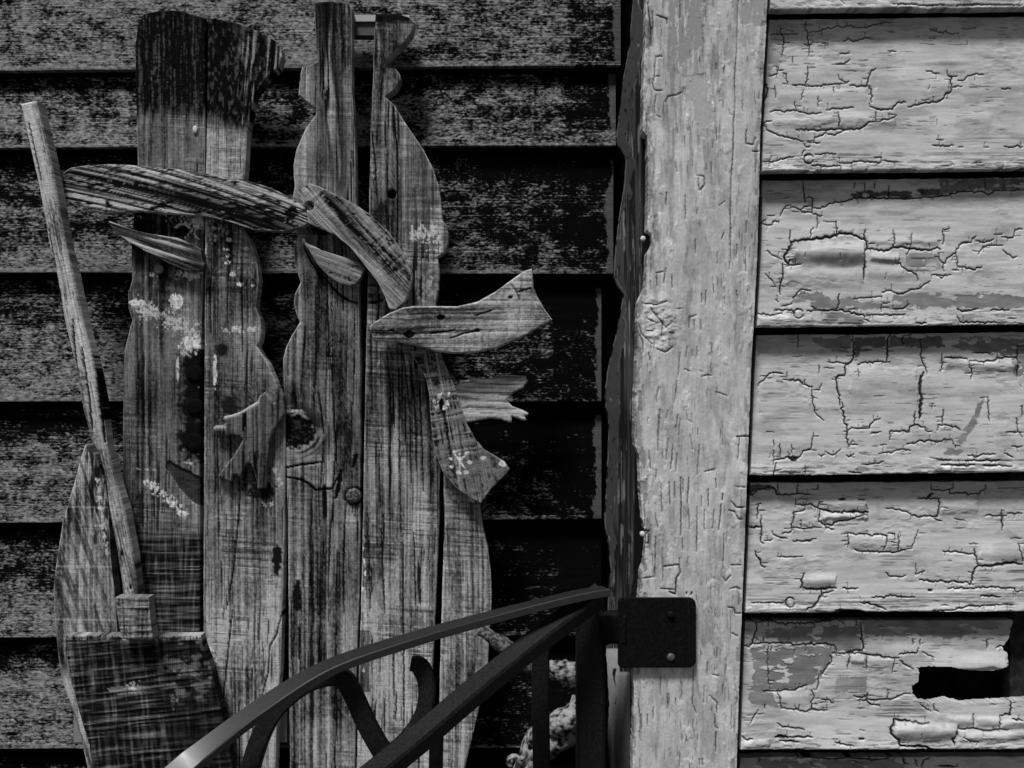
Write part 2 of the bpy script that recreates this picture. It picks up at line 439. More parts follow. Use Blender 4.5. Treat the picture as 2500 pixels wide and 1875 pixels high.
CR[2] = parse("""8:510,140 512,200 520,265 525,300;8:525,262 580,262 582,320 575,375 500,372 490,355 455,340 410,335
6:335,405 350,370 375,325 415,318;6:490,355 520,330 580,330
10:582,340 630,345 690,325 710,305 780,298 830,290 870,270 960,262 1060,262 1170,265 1280,268 1400,262 1540,250 1640,240 1700,215 1800,212 1900,215 1940,240 1990,205 2100,205 2200,200
6:905,140 905,190;6:985,140 985,205;7:1065,130 1060,190;7:1172,165 1170,260;6:960,205 955,265;6:1430,185 1428,245;6:1915,120 1918,190;6:2055,150 2055,200
6:170,465 225,430;7:185,455 240,472 270,470 275,450 325,445
6:575,380 625,400 660,400;6:622,405 622,440 615,500;6:590,495 570,515 565,570;7:410,515 410,600
8:765,445 775,500 770,570
17:415,605 500,585 600,578 700,565 770,550 790,535 860,540 920,555 960,580 990,580
13:990,515 980,560 1000,620 1005,655 985,670 985,780 975,895
17:415,605 405,660 370,700 370,740 400,780 410,740;8:380,790 490,775
11:350,770 355,840 345,900 330,950 335,1010
11:1005,655 1060,660 1130,675 1165,668 1210,645 1260,640 1340,655 1420,665 1500,665 1545,645 1570,660
8:1205,515 1215,580 1212,645;6:1350,540 1340,600 1335,650 1310,700;9:1590,505 1595,560 1590,620;6:1590,508 1640,500
7:1550,690 1570,750 1605,770 1620,730 1690,690 1695,655 1740,610 1810,605 1815,575 1845,560
7:1690,690 1700,740 1705,795 1760,798 1820,818 1890,795;7:1595,770 1600,830;6:1660,820 1710,820
6:1840,595 1910,608 1980,580;6:1860,700 1900,640 1960,630 2050,630;6:1985,545 2045,543;7:2040,565 2090,575 2130,570 2145,510 2200,505
6:2050,665 2100,700 2130,728 2160,715;8:1220,765 1260,768 1270,795 1320,830 1385,860 1400,900
5:1500,860 1580,862 1650,858;5:1540,862 1580,885 1610,850
7:1120,990 1190,978 1200,985 1270,1000 1330,975 1420,958 1440,935 1490,905
5:900,1040 980,1035 1120,1022;5:495,968 540,975 570,980;5:430,1040 460,1000 495,970;8:300,1050 320,1065
9:790,1005 780,1040 790,1075 770,1125;8:290,1128 420,1125 440,1150 480,1160;7:150,1160 290,1165 350,1150
9:540,1135 640,1130 760,1132 850,1140 920,1160 975,1165 980,1200 1020,1215
6:570,1100 620,1125;7:1115,1085 1115,1140;6:1125,1075 1180,1070;5:1205,1120 1290,1115 1330,1080
5:1000,1165 1200,1165 1300,1160;10:1700,1120 1740,1140 1860,1120;9:1960,1130 2100,1130;8:1700,1180 1720,1220 1900,1225 2000,1225;12:1380,1230 1460,1228
5:230,670 280,710 350,740;4:215,850 270,900 300,950;5:340,1100 420,1080""", 1800, 400, Z)
CR[3] = parse("""6:470,55 470,130 465,160
12:890,60 898,150 898,235 880,265 840,285 835,330 830,370 785,370 765,410 775,480 795,560 795,600
10:810,580 820,680 830,740 850,755 850,830 862,920;7:700,265 780,268 840,275;7:930,285 990,265 1010,275 1060,262 1150,268 1180,265
12:1185,40 1165,80 1160,170 1155,265;9:1280,60 1275,140;8:1420,90 1425,160 1420,230 1445,290 1465,360
22:1440,345 1415,400 1410,500 1420,520 1412,620 1410,700
9:1580,205 1585,320 1565,335;10:1600,232 1700,235 1775,240;6:1820,195 1960,195;10:1790,255 1880,262 1980,255 2010,232 2160,225
7:1785,260 1785,305 1805,320 1805,395;9:2165,140 2165,260 2165,375;7:2165,145 2210,140
7:160,450 190,415 220,385 250,355 310,348 355,355;9:355,400 430,402 490,415 530,440 580,458;5:385,345 388,395;4:525,400 525,440;5:590,480 640,482 652,435
7:575,470 590,600 610,665 640,690 670,718;8:860,790 900,775 950,778 1025,775 1035,740 1060,715 1105,705
6:1030,820 1110,805;8:1180,865 1180,800 1230,798 1290,795 1330,805 1335,765 1375,750 1450,768 1455,795 1500,800;9:1375,650 1372,760
9:1590,635 1590,680 1585,740;7:1545,795 1550,750 1620,755 1700,775 1725,795
7:1310,900 1380,890 1410,870 1450,885 1480,868 1530,880 1580,880 1600,860 1660,870;5:1660,870 1690,930
6:1095,975 1150,965 1190,970 1230,945 1290,940 1340,950;8:1935,535 1940,640 1948,720
7:2200,600 2200,690;8:2155,700 2168,800 2200,845;7:2075,808 2165,806;7:845,985 860,1000 900,975;6:870,915 890,870;6:870,900 930,905
9:280,1030 340,1010 400,995 490,995;30:405,1005 430,1018 470,1005;8:490,990 510,950 570,940 580,860 590,815;6:570,940 610,950;7:330,900 335,1000;5:420,905 425,970;6:280,870 285,920;6:280,950 285,1020
7:280,1150 290,1090 302,1045;6:525,1065 527,1130;5:680,955 740,985 800,940;5:630,980 650,995 680,975
10:1570,1060 1700,1065 1830,1060;8:1900,1065 2120,1068;9:1560,1025 1650,1022;8:1760,1025 1900,1030 2030,1020;7:1780,985 1850,1000 1900,975 1990,978;7:2060,970 2130,1000
6:960,1055 1030,1055 1060,1050 1130,1035;6:870,1115 960,1125;6:2120,915 2160,925 2200,915;4:930,320 935,380;4:630,290 632,355""", 1800, 800, Z)
CR[4] = parse("""10:85,190 130,175 150,150 230,130 260,120 300,150 305,180 360,185 440,180 500,175 560,180;8:315,100 312,150;8:470,100 465,180;7:580,140 625,140 630,105
8:450,215 450,260 520,262 560,255 620,285 630,255 660,235;8:520,265 520,305 435,325 430,400 415,470 375,475 350,480;7:415,440 470,440 500,445 560,440 650,438
12:620,285 650,295 720,315 790,318 880,315 1010,315;14:850,318 930,312 1010,325;10:640,300 630,390 660,410 740,418 750,395 860,375 950,345 1010,342;6:990,260 1010,300;8:660,410 690,440 745,450
8:160,255 155,370;5:145,260 185,250;13:75,435 185,432;10:185,350 190,450 180,545 205,560;8:270,465 300,500 350,518 385,522;6:210,540 240,535 270,525
8:430,540 500,545 560,545 580,525 610,525;14:785,220 835,215;10:935,218 980,225
8:1495,100 1500,145 1600,150 1645,140 1668,130 1668,95;9:1640,150 1640,175 1720,168 1800,175 1870,178 1890,150 1920,135 1915,100
9:1390,212 1480,210 1565,212;22:1470,205 1510,175;10:1565,212 1560,290 1550,350 1500,352 1390,355 1340,340;7:1510,355 1540,378 1580,385
12:2040,305 2045,380 2045,460;9:2090,330 2200,330;8:860,480 855,590;8:865,480 950,485 1010,490 1040,505 1070,490 1110,488 1155,500 1155,540 1130,610
7:1170,480 1215,485 1215,525;9:1245,505 1250,620;10:910,605 940,620 1060,625 1180,625 1245,622 1300,610;5:1310,600 1350,600 1370,540 1400,460
12:140,620 150,660 180,690 190,735 215,745;6:310,662 400,665 505,660;12:520,790 500,830 500,890 485,900;14:490,900 550,912 640,910 765,905;9:815,905 930,905
12:650,912 660,960 630,990 600,1040 540,1070;9:660,945 740,925;7:110,1015 240,1015 360,1020
8:1590,620 1680,620 1730,630 1820,640;12:1830,600 1850,680 1860,730 1830,760 1810,870 1800,880;18:1860,735 1950,735 2030,720 2090,710 2200,720;9:2170,560 2190,640 2205,700
10:1410,840 1500,855 1640,858 1780,860 1800,880;6:1380,720 1380,800 1450,770;7:1150,785 1190,815 1280,818 1300,805
8:1630,910 1800,905 2000,900 2140,905 2150,930 2212,930;26:1480,922 1500,922;11:1885,968 2030,972;9:1040,975 1120,975 1200,965 1260,970 1370,975
10:950,1015 1050,1030 1150,1070;8:1510,1080 1590,1080 1680,1075 1780,1045 1860,1042 2020,1035 2130,1035;26:760,1082 850,1080 940,1086
6:1150,290 1250,295 1340,330;5:1680,370 1760,385;6:1920,345 2000,350 2080,345;5:490,380 495,440""", 1800, 1150, Z)
CR[5] = parse("""9:150,215 150,280 130,310 120,380 90,410 60,400;10:60,205 130,215 250,210 390,230 500,225 600,215 700,210 780,200 820,230
7:240,210 240,250;7:388,215 388,260;7:488,210 488,240;7:600,200 600,260;7:820,200 828,240;7:920,190 925,240;7:205,320 210,375;5:140,330 165,360
8:130,385 210,380 300,385 400,385 480,395 560,390 650,385 750,400 770,440 768,480;20:565,378 575,378;6:262,400 262,450;6:530,400 532,440
10:735,462 780,458 860,460 960,460 1060,475 1150,490 1200,495 1250,495;12:860,445 960,440 975,420 972,380 955,350 960,280 955,230
8:865,470 855,580;8:1000,475 995,580;6:1215,500 1200,610;9:1255,515 1310,555 1360,580;8:1250,470 1300,460 1390,455 1400,420;6:1355,345 1355,395;6:1415,350 1415,400;5:1430,450 1520,490
10:720,480 730,510 715,540 690,570 670,600 660,620;9:630,640 630,690 615,740;9:575,745 595,790 570,840 575,890 640,900
7:200,752 280,752 430,745 470,730 540,705;8:310,760 330,800 340,885 470,895 540,910 570,895 700,900;6:480,860 480,895;8:650,815 720,825 745,845
7:900,785 950,800 1005,800;9:930,825 1000,822 1170,815 1230,800 1290,770 1340,775;9:1005,770 1005,830 1040,858 1100,862;6:1160,745 1165,805;9:215,860 213,885
8:310,1000 350,1030 430,1035 520,1050;26:300,1108 340,1100 390,1110;12:390,1105 580,1108;14:330,1135 400,1135 470,1145;24:945,1120 975,1120;10:755,1145 800,1160 890,1170
17:1330,980 1210,972 1205,1010 1190,1030 1190,1080 1210,1100 1245,1120 1260,1175 1330,1180;8:1340,985 1440,998 1480,990;18:1330,1175 1450,1180 1500,1200
9:1825,930 1825,1030;9:2030,940 2028,1040;9:1690,1045 1830,1040 1900,1055 2030,1045 2090,1050;13:1690,1045 1680,1100 1655,1120 1680,1170;13:2040,940 2110,935 2115,830;10:2120,960 2200,975
8:1520,850 1525,900 1555,910;6:1410,840 1430,870 1500,910;6:1740,1105 1800,1130 1860,1150;8:1930,350 1930,420;8:2000,420 2045,405;5:240,400 235,560 250,740;5:100,1000 160,900;8:40,1100 80,1130 120,1120""", 1800, 1450, Z)
CR[6] = parse("""9:1280,1235 1290,1310 1330,1315;9:1370,1270 1390,1330;9:1490,1260 1440,1290 1430,1343;10:430,1275 560,1260 700,1275 900,1270 1100,1278 1200,1260
6:540,1290 600,1330 640,1343;6:880,1290 950,1310;12:1560,1330 1700,1335;8:170,1260 175,1300""", 1800, 1450, Z)
def pp(txt, ou, ov, sc=Z):
    return [(ou + float(a.split(',')[0]) / sc, ov + float(a.split(',')[1]) / sc) for a in txt.split()]
PEEL = {  # (polygon, tone, drop in mm)
 1: [(pp("250,380 330,390 330,520 240,560 230,480", 1800, 0), .24, .2)],
 2: [(pp("1210,1005 1400,1000 1800,1005 2300,1015 2300,1120 1700,1110 1200,1120 1000,1130 850,1125 600,1125 560,1080 420,1060 440,1030 500,985 600,990 660,1005 660,1030 760,1060 820,1035 900,1035 940,1065 1050,1070 1150,1070 1200,1050", 1800, 400), .165, .35),
     (pp("830,262 990,205 1170,215 1420,200 1560,190 1560,245 1280,262 1060,258", 1800, 400), .06, .7),
     (pp("1300,680 1500,680 1560,720 1590,800 1480,840 1300,820", 1800, 400), .22, .2),
     (pp("1560,120 2300,110 2300,205 1900,205 1700,205 1560,240", 1800, 400), .13, .4),
     (pp("660,1150 860,1145 970,1170 975,1245 670,1245", 1800, 400), .16, .3)],
 3: [(pp("570,70 880,70 890,190 760,190 690,150 600,120", 1800, 800), .16, .3), (pp("905,70 1150,80 1150,150 1060,160 980,200 905,230", 1800, 800), .09, .5),
     (pp("1640,70 2300,80 2300,210 1990,215 1800,190 1640,150", 1800, 800), .15, .4), (pp("2110,230 2300,210 2300,390 2130,370", 1800, 800), .16, .3),
     (pp("1180,60 1560,60 1600,150 1420,150 1180,150", 1800, 800), .10, .5),
     (pp("1905,535 1880,540 1800,700 1730,820 1680,900 1590,980 1680,990 1720,990 1760,880 1830,760 1850,700", 1800, 800), .17, .25)],
 4: [(pp("80,110 250,105 300,150 150,155 90,190", 1800, 1150), .08, .5)],
 5: [(pp("240,400 640,390 760,440 720,500 680,580 640,640 560,700 430,745 250,750 215,700 215,500", 1800, 1450), .135, .5),
     (pp("200,260 600,245 940,235 955,350 960,430 780,450 650,380 250,375", 1800, 1450), .15, .4), (pp("100,430 215,400 240,700 330,880 150,900 90,830 130,600", 1800, 1450), .16, .3),
     (pp("960,200 1900,190 2050,250 1700,340 1300,330 980,330", 1800, 1450), .19, .3), (pp("780,640 1000,630 990,740 760,760", 1800, 1450), .20, .2)],
 6: [(pp("150,1270 1300,1270 1300,1400 150,1400", 1800, 1450), .17, .3)]}
PILL = {  # pillows of lifted paint: centre, radii, mm
 1: [(600, 950, 260, 60, .9), (300, 1150, 180, 90, .6), (1330, 700, 330, 100, .7), (420, 730, 220, 70, .6), (900, 900, 240, 45, .7), (450, 1290, 260, 30, .8), (830, 430, 60, 30, .6), (1600, 480, 200, 28, .9), (900, 530, 200, 24, .8)],
 2: [(700, 690, 330, 130, 2.6), (1120, 735, 170, 48, 1.4), (600, 870, 320, 110, 1.3), (1150, 850, 200, 90, .9), (250, 620, 130, 200, .7), (1400, 560, 330, 60, .9), (1900, 700, 220, 60, .6), (520, 380, 180, 60, .6), (250, 1200, 160, 50, .8)],
 3: [(1100, 500, 330, 240, .8), (380, 560, 230, 220, .7), (1750, 560, 260, 200, .6), (1950, 300, 260, 60, 1.1), (400, 900, 160, 90, .7), (420, 1090, 220, 40, .8), (1300, 860, 300, 50, .6), (1800, 1060, 360, 30, .9)],
 4: [(800, 270, 210, 55, .9), (760, 360, 140, 50, 1.1), (640, 850, 180, 80, 1.0), (1680, 760, 200, 120, .7), (1700, 300, 170, 50, .9), (1050, 1000, 160, 50, 1.3), (2050, 620, 190, 100, 1.0), (1040, 560, 190, 70, .7), (470, 380, 70, 70, .7), (250, 600, 150, 70, .6), (1500, 980, 420, 70, .8)],
 5: [(1440, 1060, 260, 110, 1.9), (1720, 980, 120, 50, 1.0), (1930, 985, 110, 50, 1.0), (2130, 1010, 110, 50, 1.0), (1900, 1110, 230, 60, 1.2), (1100, 600, 260, 110, .8), (930, 520, 70, 50, 1.0), (90, 330, 45, 90, .9), (1850, 530, 260, 60, 1.2), (450, 820, 130, 70, .7), (130, 1150, 120, 40, .9), (600, 560, 220, 50, .4)], 6: [], 0: []}
GRAIN = {2: [(600, 1150, 980, 1250, 1.0), (1300, 720, 1560, 840, .9), (1700, 1110, 2300, 1240, .8)], 3: [(180, 400, 500, 800, .35), (1500, 1010, 2300, 1110, .8)],
 4: [(500, 400, 860, 550, .9), (1400, 430, 1850, 480, .9), (1090, 640, 1370, 770, .6), (180, 800, 480, 900, 1.0), (1850, 740, 2300, 880, .9), (60, 900, 2300, 1080, .6), (1900, 350, 2300, 420, .5)],
 5: [(1050, 840, 1480, 960, .7), (650, 560, 1000, 760, .4)], 1: [(150, 1170, 1300, 1310, .7), (1400, 1060, 2300, 1300, .45)], 6: [], 0: [(1100, 0, 2300, 70, .6)]}
V0 = {0: 0, 1: 0, 2: 400, 3: 800, 4: 1150, 5: 1450, 6: 1450}
HOLE = pp("1365,565 1400,590 1395,670 1350,710 1345,770 1400,830 1480,850 1520,845 1620,825 1760,855 1900,845 2100,835 2212,825 2500,815 2500,130 2090,128 2125,220 2100,270 2095,330 2040,410 2050,440 2080,460 2090,545 2000,585 1900,590 1770,580 1640,552 1480,555", 1800, 1450)
def trim_right(v): return np.interp(v, [-1500, 0, 330, 600, 900, 1100, 1300, 1600, 1875, 2500], [1925, 1874, 1856, 1850, 1834, 1826, 1819, 1807, 1798, 1775])

def painted(s, t, seed):
    """old paint film: s along the grain, t across, in photograph pixels -> tone, height in mm"""
    tone = 0.335 + 0.13 * (fbm(s / 110, t / 40, seed) - .5) + 0.10 * (fbm(s / 55, t / 3.0, seed + 1) - .5) + .05 * (fbm(s / 6, t / 4, seed + 2) - .5)
    h = 1.3 * (fbm(s / 130, t / 30, seed + 3) - .5) + 0.14 * (fbm(s / 20, t / 9, seed + 4) - .5) + 0.14 * (fbm(s / 60, t / 2.8, seed + 5) - .5)
    grime = sst(.52, .64, fbm(s / 70, t / 20, seed + 20, 4)); tone = tone * (1 - .22 * grime * (.5 + fbm(s / 9, t / 3, seed + 21)))
    rough = sst(.52, .66, fbm(s / 150, t / 60, seed + 9))      # only some areas are rough
    fl = fbm(s / 34, t / 11, seed + 6, 4)
    lost = sst(.60, .615, fl) * rough              # thin flakes gone
    h -= 0.25 * lost; tone = tone * (1 - .18 * lost)
    h += .9 * rough * (fbm(s / 15, t / 6, seed + 10) - .5)
    msk = sst(.50, .64, fbm(s / 120, t / 50, seed + 7))
    d = sst(.73, .79, fbm(s / 34, t / 2.8, seed + 8, 2)) * msk
    tone *= 1 - .6 * d; h -= .3 * d
    return tone, h

CURL = {1: [(260, 1230, 868, 935, 1000, 1.7), (190, 1000, 1270, 1312, 1345, 1.6), (1060, 1640, 560, 640, 790, 1.2), (300, 1000, 680, 720, 830, 1.0)],
 2: [(415, 985, 585, 672, 800, 5.5), (1000, 1260, 676, 728, 762, 2.2), (360, 980, 800, 850, 1000, 1.5), (1010, 1560, 560, 600, 640, 1.0), (150, 600, 1165, 1200, 1270, 1.5), (990, 1400, 770, 830, 900, 1.2)],
 3: [(1590, 2170, 236, 275, 350, 2.4), (860, 1400, 280, 360, 760, 1.4), (300, 560, 1045, 1085, 1150, 1.6), (1500, 2300, 1066, 1090, 1130, 1.5), (160, 580, 400, 470, 780, 1.0)],
 4: [(645, 1010, 320, 350, 385, 2.0), (640, 1000, 225, 250, 312, 1.4), (500, 770, 790, 840, 908, 2.2), (1570, 1860, 215, 260, 345, 1.6), (860, 1240, 490, 530, 620, 1.1), (1860, 2212, 560, 640, 715, 1.6), (430, 640, 330, 370, 435, 1.0), (60, 1100, 1030, 1060, 1100, 1.4)],
 5: [(1205, 1690, 985, 1045, 1165, 4.5), (1695, 2212, 1050, 1085, 1160, 2.4), (1610, 1822, 932, 965, 1036, 1.8), (1830, 2028, 938, 968, 1040, 1.8), (2036, 2300, 950, 985, 1050, 1.8), (866, 996, 465, 500, 545, 2.0), (1004, 1210, 480, 520, 600, 1.6), (1500, 2090, 430, 560, 592, 2.6), (320, 570, 760, 800, 880, 1.2), (30, 250, 1120, 1160, 1210, 1.8), (60, 145, 240, 320, 405, 1.5)], 6: [], 0: []}

for nk, nu, nv in ((1, 1975, 388), (2, 1950, 765.5), (4, 1930, 1471)):
    a_ = np.linspace(.3, 2 * math.pi * .93, 12); CR[nk].append((np.stack([nu + 11.5 * np.cos(a_), nv + 11.5 * np.sin(a_)], -1), 2.6))

for i in range(-2, 8):
    vis = 0 <= i <= 6
    vt = E_R[i] if 0 <= i - 0 and i >= 0 else None
    top = {-2: -1060, -1: -700, 0: -340}.get(i, E_R[i] if i >= 1 else -340)
    if i == 7: top, bot = 2165, 2500
    elif i <= -1: top, bot = {-2: (-1060, -700), -1: (-700, -340)}[i]
    else: top, bot = E_R[i], E_R[i + 1]
    slope = {0: -4, 1: -8, 2: -8, 3: -8, 4: -5, 5: -2, 6: -2}.get(i, -5)
    full = 1 <= i <= 5
    st = 1.8 if full else (2.2 if vis else 40)
    uend = 2510 if vis else 2900
    us = np.arange(1800, uend, st)
    us = np.concatenate([us, np.arange(uend + 10, 3300, 40)])
    n = int((bot - top) / st)
    if i == 0: ts = np.concatenate([np.linspace(.05, .88, 12), np.linspace(.89, 1, 22)])
    elif i == 6: ts = np.concatenate([np.linspace(.056, .2, 45), np.linspace(.22, 1, 12)])
    else: ts = np.linspace({1: .068, 2: .06, 3: .056, 4: .056, 5: .056}.get(i, .06), 1, max(6, n))  # top edge held below the lap; the added slot gives the black band
    # left end follows the corner board
    S, T = np.meshgrid((us - 1800) / 700.0, ts)
    sl = slope * S
    ragb = np.where(S[0] > -1, 2.2 * (fbm(us / 22, us * 0 + i, 90) - .5) + 2.5 * (fbm(us / 140, us * 0 + i, 91) - .5), 0)
    if i == 4: ragb = ragb - 7 * np.exp(-((us - 2070) / 28) ** 4)
    V = top + slope * S + (bot - top) * T + ragb[None, :] * np.clip((T - .8) / .2, 0, 1) + (3.5 * (fbm(us / 26, us * 0 + i, 92) - .5) + 4 * (fbm(us / 120, us * 0 + i, 93) - .5))[None, :] * np.clip((.12 - T) / .08, 0, 1)
    lft = trim_right(V) + np.where(V > 480, 9, 7)
    U = 1800 + 700 * S
    U = np.where(U < 2500, lft + (2500 - lft) * (U - 1800) / 700.0, U)
    Y = 0.024 - 0.019 * T
    H = np.zeros(U.shape); tone = np.full(U.shape, .31)
    mask = None
    if vis:
        tone, h = painted(U, V, 200 + 37 * i)
        for poly, tn, dr in PEEL.get(i, []):
            m = inpoly(U + 9 * (fbm(U / 34, V / 22, 15) - .5), V + 12 * (fbm(U / 30, V / 20, 16) - .5), poly, 6.0, 8.0, 7 + i) & (fbm(U / 40, V / 16, 19 + i, 4) > .34)
            base = tn * .85 * (1 + .7 * (fbm(U / 30, V / 12, 17) - .5) + .25 * (fbm(U / 60, V / 2.5, 18) - .5))
            tone = np.where(m, base, tone); h = np.where(m, h * .25 - dr, h)
        for x0, y0, x1, y1, k in GRAIN[i]:
            a0, a1 = 1800 + x0 / Z, 1800 + x1 / Z; b0, b1 = V0[i] + y0 / Z, V0[i] + y1 / Z
            m = sst(a0 - 4, a0 + 14, U) * (1 - sst(a1 - 14, a1 + 4, U)) * sst(b0 - 2, b0 + 4, V) * (1 - sst(b1 - 4, b1 + 2, V))
            g = sst(.52, .66, fbm(U / 130, V / 2.6, 300 + i, 2)) * m * k * sst(.3, .55, fbm(U / 50, V / 20, 310 + i))
            tone *= 1 - .8 * g; h -= .5 * g
        for cx, cy, rx, ry, a in PILL[i]:
            e = ell(U, V, 1800 + cx / Z, V0[i] + cy / Z, rx / Z, ry / Z)
            h += .7 * a * np.clip(1 - e ** 2, 0, 1) ** 1.5
        for x0, x1, yt, yc, yb, a in CURL[i]:
            x = (U - 1800) * Z + 50 * (fbm(U / 14, V / 14, 71) - .5); yy = (V - V0[i]) * Z + 34 * (fbm(U / 26, V / 60, 72) - .5)
            h += a * sst(yt - 6, yc, yy) * (1 - sst(yc, yb, yy)) * sst(x0 - 3, x0 + 22, x) * (1 - sst(x1 - 22, x1 + 3, x)) * (.75 + .5 * fbm(U / 40, V * 0, 73))
        low = sst(.86, .99, T)
        fl = sst(.56, .6, fbm(U / 26, V / 4.5, 400 + i)) * low
        tone *= 1 - .35 * fl; h -= .4 * fl; tone *= 1 + .25 * low * (1 - fl)
        core, sh = cracks(U, V, CR[i], 500 + i)
        rng = np.random.default_rng(700 + i)
        ex = []
        for k in range(12):
            cu, cv = rng.uniform(1850, 2500), rng.uniform(top + 30, bot)
            if rng.random() < .6: ex.append((np.array([[cu, cv], [cu + rng.uniform(8, 26), cv + rng.normal(0, 2)]]), rng.uniform(1.2, 2)))
            else: ex.append((np.array([[cu, cv], [cu + rng.normal(0, 2), cv + rng.uniform(5, 16)]]), rng.uniform(1.2, 1.8)))
        for pts, w in CR[i]:                                      # fine side cracks leaving the main ones
            for a_, b_ in zip(pts[:-1], pts[1:]):
                for q in range(int(np.hypot(*(b_ - a_)) / 16) + 1):
                    if rng.random() > .5: continue
                    p = a_ + (b_ - a_) * rng.random(); d_ = b_ - a_
                    hor = abs(d_[0]) > abs(d_[1]); L = rng.uniform(3, 15) * rng.choice((-1, 1))
                    e_ = p + (np.array([rng.normal(0, 1.5), L]) if hor else np.array([L * 1.3, rng.normal(0, 1.5)]))
                    ex.append((np.array([p, (p + e_) / 2 + rng.normal(0, .8, 2), e_]), rng.uniform(.9, 1.7)))
        c2, s2 = cracks(U, V, ex, 900 + i)
        core = np.maximum(core, c2 * .7); sh = np.maximum(sh, s2 * .6)
        ring = np.clip(np.roll(core, 2, 0) * 1.0 - core, 0, 1) * sst(.35, .6, fbm(U / 24, V / 12, 74)); ring[:3] = 0
        tone = tone + .15 * ring  # paler lower lip of cracks: chipped paint, its highlight put into the tone
        h = h - .35 * sh - 1.5 * core
        tone = tone * (1 - core) + .012 * core  # crack floor: dirty wood, with the crack's own shade added to the tone
        if i == 5:
            M = inpoly(U, V, HOLE, 1.5, 6)
            mask = ~(M[:-1, :-1] & M[1:, 1:] & M[:-1, 1:] & M[1:, :-1])
        H = h * 0.001 - .0008 * sst(.992, 1, T)
    grid_obj('clapboard', U, V, Y, H, {'shade': np.clip(tone, .008, .7)}, M_PAINT, rw, mask=mask, thick=0.013)
box('stud', 2466, 2590, -1300, 2480, 0.034, 0.049, plain_mat('bare_stud', .012, .03, .95, .05, 120), rw)
box('sheathing', 1790, 3300, -1400, 2500, 0.05, 0.07, M_DARK, rw)

def disc(name, u, v, y, r, mat, parent, dome=0.3, n=14, ry=None, depth=0.004, rot=0.0):
    """a round head: domed front, side wall"""
    s = (DIST + y) / FPX; R1 = r * s; R2 = (ry or r) * s
    x0, _, z0 = P(u, v, y)
    co = [(x0, y - R1 * dome, z0)]
    rng = random.Random(int(u * 7 + v))
    for k, (f, dy) in enumerate(((.6, -R1 * dome * .8), (.93, -R1 * dome * .25), (1.0, 0.0006), (1.0, depth))):
        for j in range(n):
            a = 2 * math.pi * j / n + rot
            w = 1 + rng.uniform(-.04, .04)
            co.append((x0 + R1 * f * w * math.cos(a), y + dy, z0 + R2 * f * w * math.sin(a)))
    q = []; t = []
    for j in range(n):
        t.append((0, 1 + j, 1 + (j + 1) % n))
        for k in range(3):
            a = 1 + k * n + j; b = 1 + k * n + (j + 1) % n
            q.append((b, a, a + n, b + n))
    t = [(a, b, c) for a, b, c in t]
    return make(name, np.array(co), np.array(q), np.array(t), None, mat, parent)
for (u, v, yy, r) in ((1975, 388, .0075, 8.5), (1950, 765.5, .0075, 9), (1930, 1471, .0075, 8)):
    disc('nail', u, v, yy, r, M_NAIL, rw)

# ------------------------------------------------------------------ corner board
ct = empty('corner_board', (0.2, 0.0, 0), 'wide vertical corner board with flaking pale paint between the two clapboard walls', 'trim board')
def trim_left(v): return np.interp(v, [-1500, 0, 240, 318, 330, 450, 560, 573, 600, 620, 700, 735, 760, 850, 880, 1000, 1088, 1110, 1200, 1290, 1310, 1380, 1400, 1650, 1700, 1875, 2500],
                                   [1600, 1578, 1570, 1569, 1581, 1584, 1580, 1592, 1589, 1580, 1576, 1560, 1556, 1556, 1553, 1549, 1550, 1559, 1563, 1572, 1578, 1573, 1566, 1546, 1548, 1545, 1535])
TS = 2.764
TR = parse("""8:1112,0 1105,200 1100,360 1088,540 1090,700 1080,860 1078,1050 1065,1200 1060,1400 1058,1659
6:722,0 720,120;8:535,80 537,240;10:500,20 510,90 525,200 520,310;10:562,105 630,125 632,160;8:560,380 550,430 548,520 535,560 550,610 600,610;7:555,380 600,380;6:560,640 548,700 543,820;6:550,515 580,515
8:1168,880 1165,970 1215,975 1230,930;7:835,1185 880,1190 885,1250 850,1285 845,1200;9:1208,1020 1250,1022;5:755,1320 757,1480;5:628,1300 628,1390;7:620,690 640,650 700,640 740,620 745,590
4:700,840 705,900;5:968,880 966,950;5:945,950 940,1000;4:965,430 962,470;5:1142,680 1143,750;4:1050,740 1060,775 1075,775;5:560,780 590,795;5:735,600 740,640;5:1018,450 1016,500;5:1010,680 1012,730;5:690,1100 700,1160;5:930,1100 935,1180;5:985,1390 1020,1360;5:820,1630 826,1659""", 1400, 0, TS)
TR += parse("""6:1058,0 1060,100 1062,280 1055,440;5:755,0 757,90;5:823,240 825,330;6:1015,190 1000,235;6:1105,270 1100,360;5:1172,110 1165,190;6:1160,290 1165,450;5:975,320 970,400;5:1150,320 1152,400
6:465,665 560,675 635,650;7:515,690 560,750 625,830 660,795;6:490,850 540,850;7:440,800 460,870 530,940;4:690,705 735,700;6:560,970 620,995 670,960;5:600,790 595,900;5:640,860 680,870;5:500,770 540,790
6:560,460 565,550;6:625,430 610,530;6:665,480 668,560;5:560,462 610,450;7:780,830 785,760 830,745;6:815,780 818,850;5:860,780 860,850;5:895,580 893,680;5:865,600 866,660;5:945,540 948,600
6:720,1000 715,1090 705,1170;7:700,1190 690,1270 680,1340;6:800,985 805,1025;5:835,960 838,1020;5:765,960 760,1030;6:575,1235 560,1300 565,1340;7:870,1160 900,1150 935,1150;6:855,1120 870,1130;6:960,1265 1000,1275 1040,1292
6:510,1000 518,1050;5:750,1110 790,1125;6:585,1380 578,1500 567,1659;6:705,1420 692,1530;6:640,1390 628,1440;5:760,1390 770,1450 800,1470;6:505,1440 503,1480;5:930,1080 932,1140;6:1100,580 1110,630;9:450,880 470,930 468,1000""", 1400, 500, TS)
